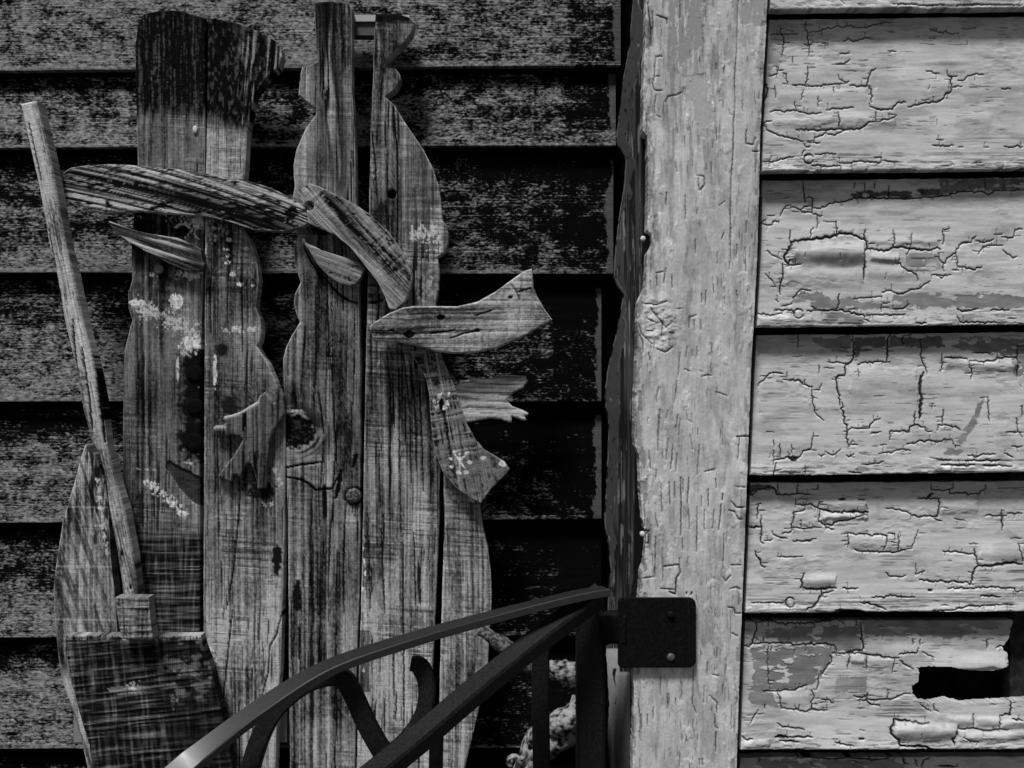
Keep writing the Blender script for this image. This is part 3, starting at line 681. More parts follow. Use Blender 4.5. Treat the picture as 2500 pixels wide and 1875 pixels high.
TR += parse("""9:1100,183 1215,178;9:1120,190 1110,345;7:605,1000 605,1160;14:610,1060 715,1048 722,1100 695,1140 690,1250;6:715,1005 718,1050;7:590,1210 680,1215;24:650,1230 685,1245
12:460,815 510,820 490,840;8:510,840 510,905 490,900;8:555,860 550,1120;8:470,1140 550,1130;8:1065,620 1100,660 1155,660;8:1050,680 1090,690 1115,740 1140,740;7:1100,520 1160,525;8:1065,1050 1135,1050
8:1060,1210 1100,1200 1130,1215;8:1045,1335 1080,1340 1095,1375 1130,1378;8:1075,1510 1110,1530
6:580,0 575,120 567,280;6:705,40 692,130;6:720,60 712,170;7:850,240 845,330 835,440;7:672,240 665,330 655,405;6:640,200 628,340;6:790,170 805,270;6:510,280 520,400;8:592,505 598,690;9:648,490 652,640;6:685,490 685,600
8:725,460 728,600 725,850;7:780,460 770,640;7:775,645 785,810;9:835,660 832,960;6:885,680 885,820;7:910,540 912,660;6:865,585 865,660;6:950,680 940,800;7:1000,640 990,740 980,815;7:555,700 570,800;8:480,640 482,790
5:735,870 738,950;5:775,1000 772,1060;5:690,870 688,905;5:1015,840 1012,1080;10:1008,570 1005,615;5:960,470 965,530;5:740,470 742,560;5:700,300 690,420;5:560,410 556,470;5:600,270 604,330;16:765,1235 762,1245;16:800,1235 795,1248
5:1010,1130 1030,1160 1060,1120;6:890,420 960,400""", 1400, 1000, TS)
TR += parse("""6:1640,980 1635,1230 ;5:1735,950 1733,1040;5:1715,1110 1712,1220;8:1750,1170 1800,1220 1800,1290;9:1785,1300 1790,1385 1805,1392;8:1792,1420 1790,1550;5:1420,1040 1417,1170;5:1470,1160 1468,1260;5:1285,1300 1290,1400;5:1560,1080 1562,1200;5:1640,1240 1660,1290;6:1900,1240 1895,1400
7:1680,1600 1682,1640;7:1700,1600 1703,1640;6:1520,1190 1525,1240;5:1370,1250 1368,1330;5:1330,1300 1332,1380;6:1770,1030 1815,1040;6:1900,750 1930,770;5:1840,1100 1838,1160;7:1270,1200 1275,1290;5:1760,580 1770,620;5:1800,850 1797,920""", 1100, 1275, 2.765)
vs = np.concatenate([np.arange(-1500, -20, 60), np.arange(-20, 1895, 2.0), np.arange(1900, 2520, 60)])
cs = np.linspace(0, 1, 152)
C_, V = np.meshgrid(cs, vs)
lf = trim_left(V) + 2.5 * (fbm(V / 9, V * 0, 21) - .5) + 3 * (fbm(V / 50, V * 0, 22) - .5)
rt = trim_right(V) + 1.5 * (fbm(V / 12, V * 0, 23) - .5)
U = lf + (rt - lf) * C_
tone, h = painted(V, U, 111)
h *= .5
blis = fbm(V / 26, U / 13, 35, 4); bl = sst(.56, .575, blis); bl = bl * sst(.48, .62, fbm(V / 120, U / 60, 36)); h += .55 * bl * sst(.56, .70, blis); tone = tone * (1.02 + .08 * bl - .10 * sst(.42, .40, blis))
gstreak = sst(.50, .60, fbm(V / 70, U / 6, 34, 3)) * sst(1590, 1640, U) * (1 - sst(1740, 1790, U)) * (1 - sst(380, 520, V)) 
tone = tone * (1.10 - .36 * gstreak)
fine = fbm(V / 6, U / 5, 31); tone *= 1 + .16 * (fine - .5) + .30 * (fbm(V / 40, U / 18, 33) - .5); h += .3 * (fine - .5)
for poly, tn in ((pp("640,0 870,0 850,100 880,170 890,290 760,400 700,520 640,440 640,320 660,200 640,100", 1400, 0, TS), .21), (pp("1075,50 1110,-60 1340,-60 1320,170 1200,165 1080,170", 1400, 0, TS), .24),
                 (pp("760,520 900,480 930,640 960,800 900,950 840,900 800,700", 1400, 0, TS), .30), (pp("640,-200 700,-200 760,0 640,0", 1400, 0, TS), .22)):
    m = inpoly(U, V, poly, 9, 12, 41) & (fbm(V / 40, U / 5, 44) > .36)
    tone = np.where(m, tn * (1 + .15 * (fine - .5)), tone); h = np.where(m, h * .4 - .25, h)
e = ell(U, V, 1613, 786, 54, 74)
patch = np.clip(1 - e ** 4, 0, 1)
h += patch * (.9 + 3.4 * (fbm(U / 15, V / 10, 51) - .5)); tone = tone * (1 + .05 * patch)
rng = np.random.default_rng(77)
ex = []
for k in range(120):
    cu, cv = rng.uniform(1570, 1835), rng.uniform(0, 1875)
    if fbm(np.array([cu / 70.]), np.array([cv / 160.]), 61)[0] < .46: continue
    L = rng.uniform(8, 26) if rng.random() < .7 else rng.uniform(30, 80)
    ex.append((np.array([[cu, cv], [cu - rng.uniform(-.02, .12) * L, cv + L]]), rng.uniform(1.0, 1.9)))
core, sh = cracks(U, V, TR, 5, amp=.45, wmul=.68)
core *= .70 + .3 * sst(.4, .6, fbm(U / 30, V / 60, 45))
c2, s2 = cracks(U, V, ex, 6, amp=.3, wmul=.7)
core = np.maximum(core, c2 * .45); sh = np.maximum(sh, s2 * .5)
h = h - .45 * sh - 1.0 * core
tone = tone * (1 - core) + .014 * core  # dark wood in the cracks, their shade included in the tone
pl_ = sst(.52, .56, fbm(V / 34, U / 9, 72, 3)) * (sst(26, 14, U - lf) + .8 * sst(16, 8, rt - U)); tone = tone * (1 - .45 * pl_); h -= .6 * pl_
wear = sst(10, 0, U - lf) * sst(.45, .6, fbm(V / 12, U / 6, 71)); tone = tone * (1 + .2 * wear); h -= .5 * wear
grid_obj('face_board', U, V, 0.0 * U, h * .001, {'shade': np.clip(tone, .008, .7)}, M_PAINT, ct, thick=0.022)
# the side of the corner, running back to the dark wall
vs = np.concatenate([np.arange(-1500, -20, 60), np.arange(-20, 1895, 3.0), np.arange(1900, 2520, 60)])
cs = np.linspace(0, 1, 60)
C_, V = np.meshgrid(cs, vs)
ub = np.interp(V, [-1500, 0, 100, 200, 345, 390, 450, 520, 600, 680, 700, 720, 800, 900, 970, 1040, 1090, 1270, 1390, 1430, 1485, 1580, 1600, 1720, 1800, 1875, 2500],
               [1560, 1545, 1539, 1520, 1504, 1528, 1525, 1513, 1503, 1499, 1507, 1522, 1508, 1485, 1475, 1487, 1485, 1476, 1492, 1487, 1484, 1481, 1481, 1488, 1484, 1490, 1490])
ub = ub + 3 * (fbm(V / 14, V * 0, 81) - .5)
uf = np.interp(V, [-1500, 0, 240, 450, 700, 860, 1000, 1200, 1400, 1650, 1875, 2500], [1598, 1577, 1571, 1584, 1580, 1558, 1552, 1566, 1574, 1548, 1546, 1536])
kq = np.clip((uf - ub) / (uf - 1462.0), .15, 1.1)              # one flat face; only its far edge is ragged
U = uf + (1462.0 - uf) * C_ * kq
Y = 0.012 + 0.150 * C_ * kq
ww = U - ub; wf = uf - U
st_ = fbm(V / 150, U / 4.5, 82, 3)
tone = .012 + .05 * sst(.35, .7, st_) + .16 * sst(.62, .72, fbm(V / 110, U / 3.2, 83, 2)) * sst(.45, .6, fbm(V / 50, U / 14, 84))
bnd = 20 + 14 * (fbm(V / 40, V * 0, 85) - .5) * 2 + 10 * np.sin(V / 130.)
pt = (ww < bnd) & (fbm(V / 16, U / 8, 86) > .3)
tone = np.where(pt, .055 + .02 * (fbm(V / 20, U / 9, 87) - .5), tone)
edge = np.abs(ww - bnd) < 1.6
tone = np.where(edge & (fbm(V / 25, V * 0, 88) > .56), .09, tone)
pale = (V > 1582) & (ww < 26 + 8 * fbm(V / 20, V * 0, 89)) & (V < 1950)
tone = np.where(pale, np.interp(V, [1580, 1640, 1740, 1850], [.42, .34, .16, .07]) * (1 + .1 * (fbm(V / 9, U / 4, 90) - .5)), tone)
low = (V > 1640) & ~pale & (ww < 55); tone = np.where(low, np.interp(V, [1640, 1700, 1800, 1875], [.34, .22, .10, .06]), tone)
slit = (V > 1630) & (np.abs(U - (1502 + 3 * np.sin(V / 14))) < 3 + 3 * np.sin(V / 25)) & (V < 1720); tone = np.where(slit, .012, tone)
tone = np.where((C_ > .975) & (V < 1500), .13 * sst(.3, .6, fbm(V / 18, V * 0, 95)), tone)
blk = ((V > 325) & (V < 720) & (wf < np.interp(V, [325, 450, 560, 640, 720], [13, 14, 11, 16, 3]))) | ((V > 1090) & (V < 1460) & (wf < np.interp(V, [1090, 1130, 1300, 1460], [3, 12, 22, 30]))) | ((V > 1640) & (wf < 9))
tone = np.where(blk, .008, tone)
h = 1.0 * (st_ - .5) + .8 * pt - 1.5 * blk
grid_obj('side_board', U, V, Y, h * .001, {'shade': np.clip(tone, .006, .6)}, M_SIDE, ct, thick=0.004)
for (u, v, r) in ((1570, 582, 6.5), (1569, 1304, 6.5)):
    disc('nail', u, v, -.002, r, M_NAIL, ct)

# ------------------------------------------------------------------ wooden pieces of the snowmen
def wood(s, t, seed, lo=.025, hi=.17, saw=.5, sl=90., chk=.5, con=1.0):
    """weathered softwood; s along, t across the grain (photograph pixels) -> tone, height mm"""
    tt = t + 18 * (fbm(s / 380, t / 90, seed) - .5) + 3 * (fbm(s / 90, t / 30, seed + 11) - .5)
    g = .45 * fbm(tt / 10, s / 900, seed + 1) + .55 * fbm(tt / 4.4, s / 600, seed + 2, 2)
    g = np.clip((g - .5) * 1.7 * con + .5, 0, 1)
    broad = fbm(tt / 60, s / 140, seed + 12)
    sw = fbm(s / 3.3 + .02 * t, t / 150, seed + 4, 2)
    sm = sst(.42, .68, fbm(s / 90, t / 70, seed + 5)) * saw
    sp = fbm(s / 6, t / 3.6, seed + 6, 2)
    v = np.clip(.5 + .75 * (g - .5) + (broad - .5) * 1.1 + (sp - .5) * .5, 0.03, 1.3)
    tone = lo * .3 + hi * 1.5 * v
    tone = tone * (1 + sm * (.55 * sst(.60, .74, sw) - .5 * sst(.42, .28, sw)))
    ck = sst(.655, .675, fbm(tt / 3.6, s / (sl * 1.6), seed + 7, 2)) * sst(.42, .55, fbm(tt / 40, s / 200, seed + 8)) * min(1, chk * 1.6)
    tone = tone * (1 - .95 * ck) + .003 * ck
    h = .8 * (g - .5) + .4 * sm * (sw - .5) - .9 * ck + .25 * (sp - .5)
    return tone, h

def ruled(name, ang, A, B, y, seed, parent, thick=.018, step=2.4, feat=None, rim=.6, y2=None, bow=0.0, mat=None, ext=None, **kw):
    """a sawn piece between two outlines A and B, its grain along 'ang' degrees (0 = across the photograph, 90 = down it)"""
    c, s_ = math.cos(math.radians(ang)), math.sin(math.radians(ang))
    A = np.array(A, float); B = np.array(B, float)
    rot = lambda q: np.stack([q[:, 0] * c + q[:, 1] * s_, -q[:, 0] * s_ + q[:, 1] * c], -1)
    A, B = rot(A), rot(B)
    for Q in (A, B):
        for k in range(1, len(Q)): Q[k, 0] = max(Q[k, 0], Q[k - 1, 0] + .05)
    s0, s1 = min(A[0, 0], B[0, 0]), max(A[-1, 0], B[-1, 0])
    kn = np.unique(np.concatenate([np.arange(s0, min(s1, ext or s1), step), np.arange(min(s1, ext or s1), s1, 40), [s1]]))
    ta = np.interp(kn, A[:, 0], A[:, 1]); tb = np.interp(kn, B[:, 0], B[:, 1])
    rg = 1.1 * (fbm(kn / 7, kn * 0, seed + 50) - .5) + 1.2 * (fbm(kn / 28, kn * 0, seed + 51) - .5)
    n = max(5, int(np.max(np.abs(tb - ta)) / step))
    F = np.linspace(0, 1, n)
    Tt = (ta + rg)[:, None] + ((tb - ta) - rg * 1.6)[:, None] * F[None, :]
    Ss = np.repeat(kn[:, None], n, 1)
    U = Ss * c - Tt * s_; V = Ss * s_ + Tt * c
    tone, h = wood(Ss, Tt, seed, **kw)
    dA = np.abs(Tt - (ta + rg)[:, None]); dB = np.abs(Tt - (tb - rg * .6)[:, None])
    de = np.minimum(np.minimum(dA, dB), np.minimum(Ss - s0, s1 - Ss))
    e = np.exp(-(de / 2.6) ** 2)
    h -= 1.4 * np.exp(-(de / 2.0) ** 2)                         # worn arris
    tone = tone * (1 - .75 * e * rim) + .19 * e * rim * (.4 + 1.2 * fbm(Ss / 25, Tt / 25, seed + 60))
    if feat: tone, h = feat(U, V, tone, h)
    Y = y + 0 * U + (0 if y2 is None else (y2 - y) * (Ss - s0) / (s1 - s0))
    if bow: Y = Y - bow * (1 - (2 * F[None, :] - 1) ** 2)
    return grid_obj(name, U, V, Y, h * .001, {'shade': np.clip(crisp(tone), .002, .6), 'gs': Ss, 'gt': Tt}, mat or M_WOOD, parent, thick=thick, back=True)

def poly_slab(name, pts, ang, y, seed, parent, thick=.014, step=3.0, feat=None, rim=.7, **kw):
    pts = np.array(pts, float)
    bd = []
    n = len(pts)
    for k in range(n):
        a, b = pts[k], pts[(k + 1) % n]
        m = max(1, int(np.hypot(*(b - a)) / 4))
        for j in range(m): bd.append(a + (b - a) * j / m)
    bd = np.array(bd)
    gu, gv = np.meshgrid(np.arange(pts[:, 0].min(), pts[:, 0].max(), step), np.arange(pts[:, 1].min(), pts[:, 1].max(), step))
    gu = gu.ravel(); gv = gv.ravel()
    dd = np.min(np.hypot(gu[:, None] - bd[None, :, 0], gv[:, None] - bd[None, :, 1]), 1)
    ok = inpoly(gu, gv, [tuple(p) for p in pts]) & (dd > 1.6)
    al = np.concatenate([bd, np.stack([gu[ok], gv[ok]], -1)])
    nb = len(bd)
    r = geometry.delaunay_2d_cdt([Vector(p) for p in al], [(k, (k + 1) % nb) for k in range(nb)], [list(range(nb))], 1, 1e-4)
    vco = np.array([tuple(p) for p in r[0]]); tri = np.array([f for f in r[2] if len(f) == 3])
    c, s_ = math.cos(math.radians(ang)), math.sin(math.radians(ang))
    U, V = vco[:, 0], vco[:, 1]
    S = U * c + V * s_; T = -U * s_ + V * c
    tone, h = wood(S, T, seed, **kw)
    de = np.min(np.hypot(U[:, None] - bd[None, :, 0], V[:, None] - bd[None, :, 1]), 1)
    e = np.exp(-(de / 2.6) ** 2); h -= 1.4 * np.exp(-(de / 2.0) ** 2)
    tone = tone * (1 - .75 * e * rim) + .19 * e * rim * (.4 + 1.2 * fbm(S / 25, T / 25, seed + 60))
    if feat: tone, h = feat(U, V, tone, h)
    x, yy, z = P(U, V, y + 0 * U)
    co = np.stack([x, yy - h * .001, z], -1)
    a, b, c_ = co[tri[:, 0]], co[tri[:, 1]], co[tri[:, 2]]
    fl = np.cross(b - a, c_ - a)[:, 1] > 0
    tri[fl] = tri[fl][:, ::-1]
    # walls
    es = np.concatenate([tri[:, [0, 1]], tri[:, [1, 2]], tri[:, [2, 0]]])
    key = {}
    for p, q in es: key[(p, q)] = 1
    bde = np.array([(p, q) for (p, q) in key if (q, p) not in key])
    N = len(co); used = np.unique(bde); mp = np.zeros(N, int); mp[used] = np.arange(len(used))
    fr = co[used]; bk = fr.copy(); bk[:, 1] = y + thick; L = len(used)
    e0 = N + mp[bde[:, 0]]; e1 = N + mp[bde[:, 1]]
    q = np.stack([e1, e0, e0 + L, e1 + L], -1)
    at = {k: np.concatenate([w_, w_[used], w_[used]]) for k, w_ in (('shade', np.clip(crisp(tone), .002, .6)), ('gs', S), ('gt', T))}
    sm = np.concatenate([np.zeros(len(q), bool), np.ones(len(tri), bool)])
    return make(name, np.concatenate([co, fr, bk]), q, tri, sm, M_WOOD, parent, at)

def crisp(t):
    return np.where(t < .3, .13 * (np.maximum(t, 1e-4) / .13) ** 1.4, t)

YP = .145                                                       # front of the planks
def white(U, V, tone, h, cu, cv, ru, rv, seed, thr=.5, val=.62, sx=7., sy=4.):
    """a ragged, half worn remnant of white paint"""
    e = ell(U, V, cu, cv, ru, rv)
    k = .5 * fbm(U / 12, V / 9, seed, 4) + .5 * fbm(U / 3.4, V / 6, seed + 2, 2) + .22 * (1 - e)
    m = sst(thr + .03, thr + .12, k) * (e < 1.35)
    m = m * (.45 + .55 * sst(.35, .6, fbm(U / 4, V / 14, seed + 4, 2)))
    return tone * (1 - m) + val * .85 * m, h + .25 * m

def dark(U, V, tone, h, cu, cv, ru, rv, val=.008, drop=0., seed=5, rag=.25, soft=.15):
    e = ell(U, V, cu, cv, ru, rv) + rag * (fbm(U / 9, V / 9, seed) - .5)
    m = 1 - sst(1 - soft, 1 + soft, e)
    return tone * (1 - m) + val * m, h - drop * m

# ---- left snowman
s1 = empty('wooden_snowman', (-.35, YP, 0), 'plank snowman with dark top hat and long oval brim, behind the broom', 'snowman', 'wooden plank snowmen')
A_L = [(400, 25), (349, 34), (336, 61), (330, 108), (330, 181), (333, 282), (336, 398), (330, 470), (327, 510), (324, 554), (320, 601), (322, 681), (312, 713), (313, 753), (322, 782), (315, 807), (303, 862), (300, 934), (299, 1100), (298, 1300), (299, 1560), (300, 2550)]
A_R = [(435, 25), (470, 35), (500, 44), (500, 300), (497, 500), (492, 760), (488, 900), (487, 1100), (487, 1560), (496, 1875), (497, 2550)]
def feat_A(U, V, t, h):
    n = fbm(U / 5, V / 30, 601); n2 = fbm(U / 14, V / 40, 602)
    hat = sst(0, 1, (300 + 60 * (fbm(U / 6, V * 0, 603) - .5) - V) / 46 + .25 * (fbm(U / 5, V / 12, 606) - .5))
    hatc = .004 + .075 * sst(.50, .70, .6 * fbm(U / 3, V / 60, 604) + .4 * fbm(U / 5, V / 5, 607)) * (.35 + .9 * fbm(U / 40, V / 50, 605))
    t = t * (1 - hat) + hatc * hat
    # brim's shadow painted in as a dark band; face darker too
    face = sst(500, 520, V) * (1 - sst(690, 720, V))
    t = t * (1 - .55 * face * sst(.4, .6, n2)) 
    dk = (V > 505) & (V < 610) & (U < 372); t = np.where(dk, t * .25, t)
    t = np.where((V > 280) & (V < 420), t * 1.1, t)
    t, h = white(U, V, t, h, 478, 545, 34, 34, 611, .50)
    t, h = white(U, V, t, h, 415, 525, 60, 18, 612, .60, .4)
    t, h = white(U, V, t, h, 455, 671, 34, 11, 613, .52)
    t, h = white(U, V, t, h, 372, 671, 16, 9, 614, .58, .5)
    t, h = white(U, V, t, h, 430, 735, 13, 15, 615, .35)
    for k, (cu, cv) in enumerate(((335, 748), (352, 762), (385, 772), (420, 785), (452, 800), (475, 812))):
        t, h = white(U, V, t, h, cu, cv, 34, 22, 616 + k, .56, .42)
    t, h = white(U, V, t, h, 330, 742, 26, 8, 630, .45)
    t, h = white(U, V, t, h, 470, 847, 28, 20, 623, .40, .68)
    t, h = white(U, V, t, h, 434, 902, 3, 24, 624, .35)
    for cv in (945, 1010, 1100, 1128): t, h = white(U, V, t, h, 466, cv, 22, 5, 640 + cv, .56)
    for k in range(7): t, h = white(U, V, t, h, 362 + 15 * k, 1178 + 13 * k, 16, 9, 650 + k, .52, .7, 5, 3)
    for k in range(3): t, h = white(U, V, t, h, 340 + 40 * k, 1146 + 2 * k, 22, 4, 660 + k, .6, .5)
    for cv in (905, 985, 1075): t, h = dark(U, V, t, h, 478, cv, 40, 52, .010, 0, cv, 1.1, .3)
    low = sst(1270, 1330, V)                                     # crossed saw marks low down
    ch = fbm(V / 3.4, U / 80, 670, 2); cv_ = fbm(U / 4, V / 60, 671, 2)
    t = t * (1 - low) + low * np.clip(.012 + .25 * np.clip(ch - .45, 0, 1) + .20 * np.clip(cv_ - .48, 0, 1), 0, .2)
    h += low * 1.6 * (ch - .5)
    e = ell(U, V, 445, 563, 15, 13); t = np.where(e < 1, .012, t); h = np.where(e < 1, h - 3, h)
    t = np.where((e >= 1) & (e < 1.45) & (V < 556), .35, t)
    # split knot
    e = inpoly(U, V, [(410, 1125), (470, 1155), (488, 1165), (488, 1235), (470, 1225), (440, 1195), (405, 1140)], 2)
    t = np.where(e, .018 + .05 * fbm(U / 20, V / 4, 680), t); h = np.where(e, h - 2, h)
    return t, h
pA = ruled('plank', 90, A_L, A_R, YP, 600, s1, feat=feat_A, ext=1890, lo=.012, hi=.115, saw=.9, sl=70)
B_L = [(507, 45), (505, 300), (501, 500), (499, 900), (498, 1100), (496, 1560), (500, 1875), (501, 2550)]
B_R = [(508, 44), (540, 48), (590, 60), (640, 80), (670, 98), (686, 118), (689, 137), (680, 163), (647, 195), (637, 210), (622, 231), (611, 282), (602, 325), (599, 398), (595, 436), (592, 500), (586, 554), (611, 590), (626, 634), (631, 681), (627, 724), (623, 750), (635, 778), (638, 811), (634, 835), (627, 845), (637, 862), (655, 890), (673, 934), (690, 985), (696, 1013), (696, 1100), (694, 1300), (689, 1470), (684, 1637), (676, 1738), (672, 1875), (668, 2550)]
def feat_B(U, V, t, h):
    hat = sst(0, 1, (300 + 70 * (fbm(U / 7, V * 0, 703) - .5) - V + .35 * (U - 500)) / 50 + .3 * (fbm(U / 5, V / 12, 709) - .5))
    st = fbm(U / 4.2 + V / 60., V / 120, 704, 2)
    hatc = .005 + .16 * sst(.54, .66, st) * sst(.25, .6, (U - 540) / 120. + .5 * (fbm(U / 30, V / 30, 705) - .5)) + .05 * sst(.56, .7, fbm(U / 5, V / 12, 706))
    t = t * (1 - hat) + hatc * hat; h += hat * 1.6 * (st - .5)
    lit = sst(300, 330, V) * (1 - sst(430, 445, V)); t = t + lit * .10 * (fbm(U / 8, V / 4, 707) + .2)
    t, h = white(U, V, t, h, 512, 562, 18, 26, 711, .52, .4)
    t, h = white(U, V, t, h, 560, 560, 36, 22, 712, .64, .45)
    t, h = white(U, V, t, h, 500, 600, 4, 18, 713, .35)
    for k, (cu, cv) in enumerate(((602, 608), (553, 608), (554, 625), (556, 642), (568, 670), (586, 694), (618, 698), (560, 585))): t, h = white(U, V, t, h, cu, cv, 6, 4, 720 + k, .42, .65, 4, 4)
    for k in range(7): t, h = white(U, V, t, h, 548 + 12 * k, 806 + 5 * math.sin(k * 2.1), 10, 7, 730 + k, .57, .55, 4, 3)
    t, h = white(U, V, t, h, 525, 907, 4, 34, 740, .38, .7)
    t, h = dark(U, V, t, h, 542, 854, 14, 16, .018)
    t, h = dark(U, V, t, h, 560, 990, 20, 22, .02, rag=1.0)
    t, h = dark(U, V, t, h, 640, 1195, 30, 26, .012, rag=1.2)
    for k in range(5): t, h = white(U, V, t, h, 640 + 9 * k, 1228 + 4 * (k % 2), 6, 6, 750 + k, .55, .6, 4, 4)
    for k in range(4): t, h = white(U, V, t, h, 668 + 6 * k, 1150 + 10 * k, 8, 8, 760 + k, .56, .4, 4, 4)
    for k in range(6): t, h = white(U, V, t, h, 502 + 5 * k, 1560 + 11 * k, 8, 8, 770 + k, .58, .5, 4, 4)
    t, h = dark(U, V, t, h, 676, 1365, 12, 36, .012, rag=.9)
    c, s = cracks(U, V, parse("3:586,1175 586,1215 580,1290 570,1390 556,1478;3:567,1490 556,1600 545,1700 540,1760;3:690,1490 675,1550 658,1580 655,1640 642,1690 636,1720;2:556,640 555,790;2:590,640 592,860", 0, 0, 1), 61, amp=.4, soft=1.4)
    t = t * (1 - c) + .006 * c; h -= 1.5 * c
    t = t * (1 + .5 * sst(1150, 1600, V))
    return t, h
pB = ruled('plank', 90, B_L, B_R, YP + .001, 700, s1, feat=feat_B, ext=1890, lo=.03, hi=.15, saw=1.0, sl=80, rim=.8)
S_L = [(207, 1086), (197, 1115), (180, 1180), (168, 1220), (152, 1275), (142, 1340), (133, 1400), (130, 1440), (132, 1500), (136, 1546), (139, 1582), (148, 1655), (174, 1727), (199, 1810), (213, 1875), (250, 2550)]
S_R = [(210, 1086), (232, 1110), (250, 1163), (262, 1217), (269, 1362), (277, 1434), (286, 1553), (290, 1700), (292, 1875), (290, 2550)]
def feat_S(U, V, t, h):
    sw = fbm((U - .35 * V) / 9, V / 140, 801, 3)
    t = t * (.55 + .9 * sst(.3, .6, sw))
    x = U - np.interp(V, [1100, 1500], [215, 250])
    t = np.where((x > -6) & (V < 1330), t * np.clip(.25 + sst(.45, .6, fbm(U / 7, V / 40, 802)), 0, 1), t)
    for k in range(9): t, h = white(U, V, t, h, 238 + 3 * k, 1175 + 22 * k, 6, 10, 810 + k, .52, .5, 4, 4)
    for v0, v1 in ((1238, 1240), (1383, 1385), (1513, 1516)):
        m = np.exp(-((V - v0 - (U - 200) * .01) / 2.) ** 2); t = t + .10 * m
    return t, h
pS = ruled('plank', 90, S_L, S_R, YP + .008, 800, s1, feat=feat_S, ext=1890, lo=.03, hi=.16, saw=.35, sl=60, chk=.2, rim=.9)
box('crossbar', 180, 700, 1727, 1812, YP + .021, YP + .038, M_WOOD, s1, .16)
BR_T = [(131, 448), (145, 427), (174, 409), (217, 403), (264, 401), (325, 403), (434, 412), (593, 438), (662, 459), (716, 485), (745, 506), (756, 535)]
BR_B = [(132, 452), (140, 474), (159, 488), (217, 512), (260, 520), (327, 513), (420, 520), (500, 526), (560, 540), (620, 560), (690, 564), (741, 551), (757, 538)]
def feat_brim(sd, amp):
    def f(U, V, t, h):
        return t, h
    return f
def feat_B1(U, V, t, h):
    x = (U - 440) / 320.
    tt = V - 95 * x - 20 * x * x
    st = fbm(tt / 5.5, U / 420, 901, 3); st2 = fbm(tt / 2.8, U / 260, 902, 2)
    v = sst(.36, .68, st * .6 + st2 * .4)
    sp = fbm(U / 22, V / 6, 903)
    t2 = .006 + .32 * v * sst(.28, .5, sp) 
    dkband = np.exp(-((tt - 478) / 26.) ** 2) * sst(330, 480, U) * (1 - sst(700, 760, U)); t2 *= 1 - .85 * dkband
    topl = np.exp(-((tt - (420 + 14 * np.cos(x * 2))) / 12.) ** 2); t2 += .10 * topl * sst(.4, .6, st2)
    h = h * .2 + 2.2 * (st - .5) + .8 * (st2 - .5)
    t2, h = dark(U, V, t2, h, 713, 520, 16, 13, .008, 1.0, rag=.8)
    edge = t - 0
    return np.maximum(t2, np.where(t > .15, t * .8, 0)), h
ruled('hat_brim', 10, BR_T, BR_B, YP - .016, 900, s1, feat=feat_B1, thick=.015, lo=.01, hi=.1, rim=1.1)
N1_T = [(266, 540), (300, 552), (325, 561), (362, 570), (434, 581), (470, 597), (490, 607), (494, 640)]
N1_B = [(267, 546), (286, 570), (318, 592), (362, 616), (409, 641), (452, 659), (485, 660), (494, 655)]
def feat_N1(U, V, t, h):
    tt = V - .32 * U
    st = fbm(tt / 7, U / 150, 951, 2)
    t2 = .012 + .24 * sst(.42, .62, st) * (1 - .75 * sst(430, 480, U))
    return np.maximum(t2, t * .4), h * .3 + 1.8 * (st - .5)
ruled('nose', 22, N1_T, N1_B, YP - .014, 950, s1, feat=feat_N1, thick=.013, rim=1.0)
HAND1 = [(544, 1023), (548, 1016), (565, 1013), (586, 1006), (606, 993), (626, 981), (634, 966), (648, 956), (656, 968), (669, 985), (671, 950), (677, 940), (685, 952), (691, 967), (693, 1000), (694, 1010), (682, 1028), (664, 1058), (656, 1080), (651, 1120), (649, 1165), (647, 1192), (628, 1194), (622, 1160), (612, 1130), (602, 1131), (592, 1150), (586, 1168), (578, 1158), (568, 1160), (562, 1176), (545, 1168), (530, 1165), (548, 1140), (566, 1118), (584, 1090), (592, 1074), (586, 1065), (570, 1061), (545, 1064), (528, 1062), (520, 1045), (526, 1039), (545, 1038), (552, 1032)]
def feat_H1(U, V, t, h):
    m = np.exp(-((V - (1021 - .00 * U - 38 * np.clip((U - 540) / 90., 0, 1) ** 1.3)) / 5.5) ** 2) * (U < 632)
    t = t * (1 - m) + .24 * m
    m = np.exp(-((V - 1043) / 5.) ** 2) * (U < 552); t = t * (1 - m) + .22 * m
    return t, h
poly_slab('hand', HAND1, 90, YP - .010, 970, s1, thick=.010, feat=feat_H1, rim=.45, lo=.015, hi=.095, saw=.4, con=1.9, chk=.8)
for (u, v) in ((474, 912), (475, 992), (472, 1079)):
    disc('button', u, v, YP - .002, 20 if v < 1050 else 23, M_BLACK, s1, dome=.05, n=20)
disc('eye', 387, 657, YP - .003, 12, plain_mat('grey_eye_paint', .10, .16, .7, .2, 400), s1, dome=.12, n=9)
disc('nail', 476, 316, YP - .002, 6, M_NAIL, s1, ry=10)

